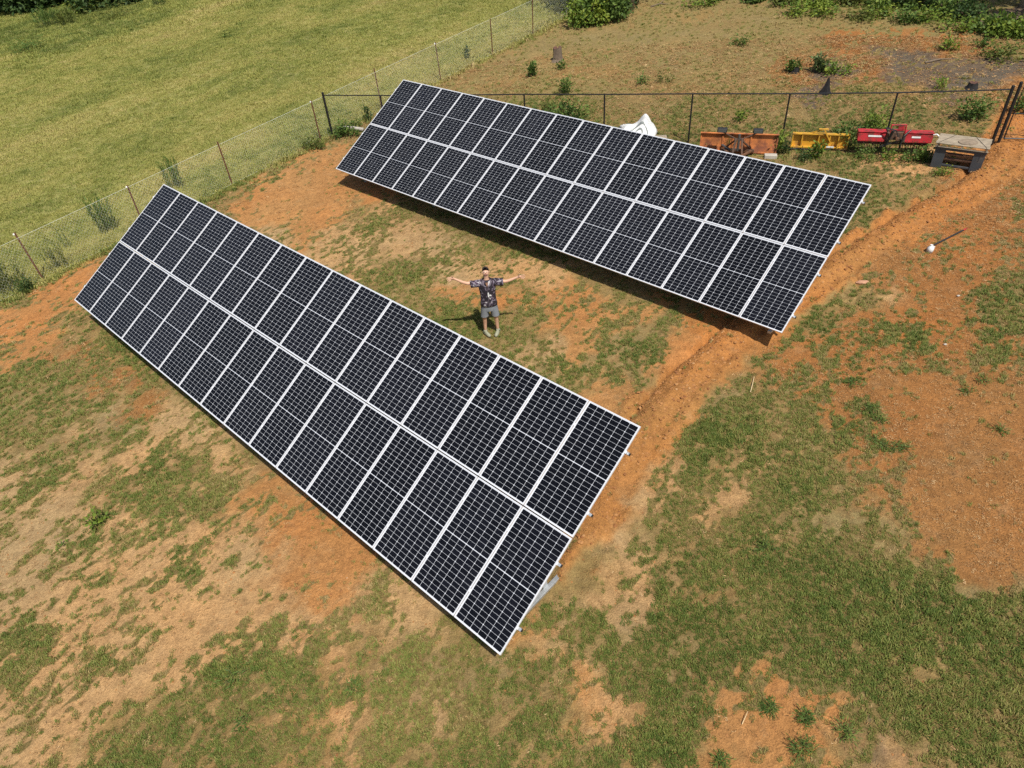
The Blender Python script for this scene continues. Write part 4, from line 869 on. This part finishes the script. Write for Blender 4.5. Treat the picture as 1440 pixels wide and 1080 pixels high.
def tree(base, h, rad, n, leaf, kind, label, tr=.16, cz=None, lean=(0, 0)):
    SEED[0] += 1; p = gp(base); root = empty('tree', p); tag(root, label, 'tree'); r = random.Random(SEED[0]); mb = MB(); cz = cz or h*.68
    top = Vector((lean[0], lean[1], cz)); mb.tube([(0, 0, -.1), top*.35+Vector((.05, .03, 0)), top*.7, top], [tr*1.25, tr, tr*.75, tr*.45], 10)
    for k in range(9):
        a = k*2.4+r.uniform(-.4, .4); f = r.uniform(.45, .95); s = top*f; e = s+Vector((math.cos(a)*rad*.6, math.sin(a)*rad*.6, rad*r.uniform(.15, .6))); mb.tube([s, s.lerp(e, .5)+Vector((0, 0, .15)), e], [tr*.4, tr*.25, tr*.1], 6)
    mb.build('trunk', BARK, root, smooth_=True); crown('crown', root, (top.x, top.y, cz+rad*.25), rad, n, leaf, LM[kind], SEED[0], 34, .8)
bush(826, 32, 1.25, 2600, .16, 'bright', 'light green leafy bush at the top where the farm fence ends', .75)
bush(852, 26, 1.5, 2800, .17, 'mid', 'mid green bush just left of the pale trunk at the top', .8)
bush(872, 12, 1.4, 2200, .16, 'dark', 'dark bush directly behind the pale trunk at the top', .9)
bush(805, 14, .9, 900, .15, 'olive', 'small bush against the end of the farm fence mesh')
tree((7.8, 38.9), 8.5, 3.6, 5200, .26, 'mid', 'tree whose pale grey trunk shows at the top between bush and dry slope', .14)
tree((2.6, 46.5), 9, 4.2, 5000, .28, 'mid', 'tree outside the top edge that shades the pasture beyond the farm fence', .2)
R_ = random.Random(77)
for k, (px, py, rad, kind) in enumerate(((1010, -2, .6, 'bright'), (1060, 2, .6, 'mid'), (1105, 5, .8, 'olive'), (1150, 8, .8, 'bright'), (1195, 6, .8, 'olive'), (1240, 8, .8, 'mid'), (1285, 10, .9, 'mid'), (1330, 14, 1.05, 'mid'), (1362, 26, .9, 'dark'), (1394, 44, .8, 'mid'), (1412, 48, .85, 'bright'), (1436, 50, .9, 'bright'))):
    nth = ('first', 'second', 'third', 'fourth', 'fifth', 'sixth', 'seventh', 'eighth', 'ninth', 'tenth', 'eleventh', 'twelfth')[k]
    bush(px, py, rad, 750, .16, kind, '%s %s green bush from the left along the wood edge at the top right' % (nth, {'mid': 'leafy', 'olive': 'olive', 'bright': 'bright', 'dark': 'dark'}[kind]), .38 if rad < .95 else .42)
for k, (x, y, h, rad, lab) in enumerate(((22.6, 30.6, 9, 3.6, 'tree with slim trunk at the top right corner, shading bare soil'), (19.2, 36.2, 10, 4.0, 'tree behind the top right bushes, its crown above the picture'), (25.5, 27.5, 9, 3.4, 'tree just beyond the right edge past the gate'), (14.5, 40.5, 9, 3.8, 'tree beyond the grassy wood edge at the top centre right'))):
    tree((x, y), h, rad, 4200, .3, 'dark', lab, .15)
for k, (px, py, rad, lab) in enumerate(((14, 16, 2.3, 'dark hedge bush at the top left corner'), (48, 14, 2.1, 'second dark hedge bush from the top left corner'), (96, 4, 2.3, 'third dark hedge bush from the top left corner'), (140, 10, 2.2, 'fourth dark hedge bush, with bare stems below'), (178, 4, 1.9, 'rightmost dark hedge bush at the top left'))):
    bush(px, py, rad, 2600, .34, 'dark', lab, .8)
for k, (x, y, rad) in enumerate(((-44, 78, 5), (-35, 72, 4.6), (-28, 67, 4.4))):
    tree((x, y), 11, rad, 4200, .5, 'dark', ('left', 'middle', 'right')[k]+' one of the three trees rising out of view behind the far hedge', .22)

# ---------------------------------------------------------------- the man between the arrays
def shirt_mat():
    m = bpy.data.materials.new('printed_shirt'); m.use_nodes = True; n = m.node_tree.nodes; l = m.node_tree.links; b = n['Principled BSDF']; b.inputs['Roughness'].default_value = .85
    tc = n.new('ShaderNodeTexCoord'); a = n.new('ShaderNodeTexNoise'); a.inputs['Scale'].default_value = 7.5; a.inputs['Detail'].default_value = 2.5; a.inputs['Distortion'].default_value = 1.6; l.new(tc.outputs['Object'], a.inputs['Vector'])
    cr = n.new('ShaderNodeValToRGB'); e = cr.color_ramp.elements; cr.color_ramp.interpolation = 'CONSTANT'
    st = [(0, (.016, .012, .018)), (.50, (.05, .028, .05)), (.55, (.20, .17, .21)), (.60, (.025, .02, .028)), (.635, (.55, .53, .53)), (.69, (.12, .08, .11))]
    while len(e) < len(st): e.new(.5)
    for k, (p, c) in enumerate(st): e[k].position = p; e[k].color = (*c, 1)
    l.new(a.outputs['Fac'], cr.inputs['Fac']); l.new(cr.outputs['Color'], b.inputs['Base Color']); return m
SKIN = mat('skin', (.60, .35, .23), .55, 0, .05); SHIRT = shirt_mat(); SHORT = mat('grey_shorts', (.20, .215, .235), .85, 0, .1, 9); SHOE = mat('khaki_shoe', (.26, .26, .18), .8, 0, .1, 9)
HAIR = mat('dark_hair', (.030, .019, .013), .6, 0, .2, 30); SOLE = mat('pale_sole', (.5, .48, .4), .8)
pf = G(692, 469); man = empty('person', pf, .02)
tag(man, 'man in dark patterned shirt and grey shorts standing with both arms outstretched between the arrays', 'person')
V = []; E = []; Rr = []
def tip(p, a=R(24)):                    # tilts the head back: he looks up
    y, z = p[1]-.0, p[2]-1.60; return (p[0]+.012*0, y*math.cos(a)+z*math.sin(a)*.75, 1.60-y*math.sin(a)+z*math.cos(a)*1.0)
def sv(p, r, par=None, r2=None):
    V.append(p); Rr.append((r, r2 or r)); i = len(V)-1
    if par is not None: E.append((par, i))
    return i
pel = sv((0, 0, .96), .115, None, .15); ab = sv((0, 0, 1.14), .105, pel, .145); ch = sv((0, 0, 1.36), .115, ab, .165); nb = sv((0, .0, 1.53), .07, ch, .10)
nk = sv((0, -.005, 1.60), .055, nb); jaw = sv(tip((0, -.035, 1.665)), .064, nk); hd = sv(tip((0, -.028, 1.735)), .084, jaw); cr = sv(tip((0, -.01, 1.79)), .074, hd)
for s, rise, eb in ((-1, .20, -.01), (1, .11, -.03)):
    hp = sv((s*.095, 0, .90), .10, pel); kn = sv((s*.14, -.02, .50), .058, hp); sv_m = sv((s*.145, .01, .34), .052, kn); an = sv((s*.155, .02, .10), .036, sv_m)
    sh = sv((s*.185, 0, 1.49), .065, ch); el = sv((s*.46, -.05, 1.475+rise*.3+eb), .042, sh); fa = sv((s*.58, -.07, 1.485+rise*.6+eb), .038, el); wr = sv((s*.71, -.09, 1.50+rise+eb), .026, fa, .026)
    pm = sv((s*.775, -.10, 1.505+rise*1.15+eb), .022, wr, .036); z0 = 1.505+rise*1.15+eb
    for q, (dx, dy, dz, L) in enumerate(((.04, -.008, .034, .085), (.05, -.012, .012, .095), (.048, -.012, -.012, .09), (.04, -.01, -.032, .072))):
        k1 = sv((s*(.775+dx), -.10+dy, z0+dz), .0105, pm); k2 = sv((s*(.775+dx+L*.5), -.115+dy, z0+dz*1.35+.004), .0095, k1); sv((s*(.775+dx+L*.95), -.135+dy, z0+dz*1.6+.006), .0078, k2)
    t1 = sv((s*.765, -.12, z0+.045), .012, pm); sv((s*.785, -.14, z0+.095), .0095, t1)
me = bpy.data.meshes.new('body'); me.from_pydata(V, E, []); me.materials.append(SKIN); body = link('body', me, man)
sk_ = body.modifiers.new('skin', 'SKIN'); sk_.use_smooth_shade = True
for i, (a, b) in enumerate(Rr): me.skin_vertices[0].data[i].radius = (b, a) if i in (pel, ab, ch, nb) else (a, b)
me.skin_vertices[0].data[0].use_root = True
ss = body.modifiers.new('smooth', 'SUBSURF'); ss.levels = ss.render_levels = 2
def loft(mb, rings, n=20, cap0=False, cap1=False):
    o = len(mb.v)
    for (cx, cy, cz, rx, ry, tx, tz) in rings:     # ring in a plane whose second axis is y and whose first axis is (tx,0,tz)
        for i in range(n):
            a = 2*math.pi*i/n; mb.v.append((cx+rx*math.cos(a)*tx, cy+ry*math.sin(a), cz+rx*math.cos(a)*tz))
    for k in range(len(rings)-1):
        for i in range(n): j = (i+1) % n; mb.f.append((o+k*n+i, o+k*n+j, o+(k+1)*n+j, o+(k+1)*n+i)); mb.m.append(0)
    if cap1: mb.f.append(tuple(o+(len(rings)-1)*n+i for i in range(n))); mb.m.append(0)
    if cap0: mb.f.append(tuple(o+i for i in range(n))[::-1]); mb.m.append(0)
mb = MB(); wr_ = random.Random(3)
loft(mb, [(0, 0, .87, .205, .15, 1, 0), (0, -.004, .92, .205, .145, 1, .03), (0, 0, 1.0, .192, .135, 1, -.02), (.003, 0, 1.12, .182, .132, 1, .02), (0, 0, 1.26, .192, .142, 1, 0), (0, 0, 1.40, .212, .148, 1, 0), (0, 0, 1.49, .205, .13, 1, 0), (0, .005, 1.545, .15, .10, 1, 0), (0, .005, 1.575, .095, .08, 1, 0)])
for s, rise in ((-1, .03), (1, .0)):
    loft(mb, [(s*.12, 0, 1.46, .095, .10, .25*s, 1), (s*.20, -.01, 1.475, .088, .092, .22*s, 1), (s*.30, -.025, 1.465+rise*.4, .084, .086, .1*s, 1), (s*.385, -.038, 1.462+rise, .09, .085, .06*s, 1)], 16)
mb.build('shirt', SHIRT, man, True).modifiers.new('t', 'SOLIDIFY').thickness = .004
mb = MB(); mb.bar((0, -.152, .88), (0, -.15, 1.40), .028, .006, up=(0, 1, 0)); mb.build('button_placket', mat('placket_cloth', (.06, .05, .06), .8), man)
mb = MB(); mb.box((.012, -.153, 1.22), (.03, .008, .12)); mb.box((.055, -.15, 1.20), (.05, .008, .03), Matrix.Rotation(.5, 3, 'Y')); mb.build('chest_print', WHT, man)
mb = MB()
for s in (-1, 1): mb.add([(s*.015, -.150, 1.42), (s*.095, -.06, 1.585), (s*.125, -.085, 1.535), (s*.075, -.146, 1.455)], [(0, 1, 2, 3), (3, 2, 1, 0)])
mb.build('collar', mat('collar_cloth', (.12, .10, .12), .8), man)
mb = MB(); mb.add([(-.035, -.151, 1.555), (.035, -.151, 1.555), (0, -.154, 1.43)], [(0, 2, 1), (0, 1, 2)]); mb.build('open_neck', SKIN, man)
mb = MB(); loft(mb, [(0, 0, .74, .19, .135, 1, 0), (0, 0, .82, .198, .142, 1, 0), (0, 0, .92, .182, .132, 1, 0)])
for s in (-1, 1): loft(mb, [(s*.098, 0, .82, .105, .125, 1, 0), (s*.108, -.005, .70, .108, .118, 1, -.05*s), (s*.120, -.01, .64, .100, .106, 1, -.08*s), (s*.128, -.012, .565, .102, .104, 1, -.08*s)], 16)
mb.build('shorts', SHORT, man, True)
for s, yo, ang in ((-1, .03, .55), (1, -.06, .38)):
    mb = MB(); c, sn = math.cos(-s*ang), math.sin(-s*ang); o = len(mb.v); rings = [(.09, .03, .028), (.06, .042, .06), (0, .044, .085), (-.07, .046, .065), (-.14, .048, .05), (-.185, .036, .035), (-.205, .015, .02)]; n = 12
    for (yy, hw, hh) in rings:
        for i in range(n):
            a = 2*math.pi*i/n; xx = hw*math.cos(a); zz = max(-.0, hh*math.sin(a)+.03) if math.sin(a) < 0 else hh*math.sin(a)+.03; y2 = yy
            mb.v.append((xx*c-y2*sn+s*.155, xx*sn+y2*c+.01, zz))
    for k in range(len(rings)-1):
        for i in range(n): j = (i+1) % n; mb.f.append((k*n+i, k*n+j, (k+1)*n+j, (k+1)*n+i)); mb.m.append(0)
    mb.f += [tuple(range(n))[::-1], tuple((len(rings)-1)*n+i for i in range(n))]; mb.m += [0, 0]; mb.tube([(s*.155, .02, .05), (s*.155, .02, .13)], [.05, .042], 12)
    mb.build('shoe', SHOE, man, True)
def _tip(s): s.v = [tip(q) for q in s.v]; return s
MB.tip_ = _tip
mb = MB(); mb.ball((0, .022, 1.788), .093, 3, (.87, 1.0, .88), .04, seed=2); mb.v = [(x, y, z+(.0 if y > -.05 else .012)) for x, y, z in mb.v]
mb.v = [(x*.97, y+.012, z+.004) for x, y, z in mb.v]
mb.f = [f for f in mb.f if not all(mb.v[i][1] < .0 and mb.v[i][2] < 1.868-.9*abs(mb.v[i][0]) for i in f) and not all(mb.v[i][2] < 1.75 for i in f)]; mb.m = [0]*len(mb.f); mb.tip_().build('hair', HAIR, man, True)
hc = MB(); hc.ball((0, -.115, 1.728), .012, 2, (.8, 1.1, 1.5)); hc.tip_().build('nose', SKIN, man, True)
for s in (-1, 1):
    q = MB(); q.ball((s*.083, -.02, 1.735), .02, 2, (.5, .8, 1.3)); q.tip_().build('ear', SKIN, man, True)
    q = MB(); q.ball((s*.031, -.106, 1.752), .010, 2, (1.3, .6, .7)); q.tip_().build('eye', WHT, man, True); q = MB(); q.box((s*.031, -.112, 1.773), (.03, .006, .005)); q.tip_().build('eyebrow', HAIR, man)
    q = MB(); q.ball((s*.031, -.112, 1.752), .004, 2); q.tip_().build('pupil', HAIR, man, True)
q = MB(); q.box((0, -.102, 1.693), (.042, .012, .009)); q.tip_().build('mouth', mat('lips', (.35, .12, .10), .5), man, bevel=.003)
q = MB(); q.ball((0, -.082, 1.682), .05, 2, (.95, .5, .75)); q.tip_().build('beard', mat('stubble', (.20, .11, .075), .8), man, True)
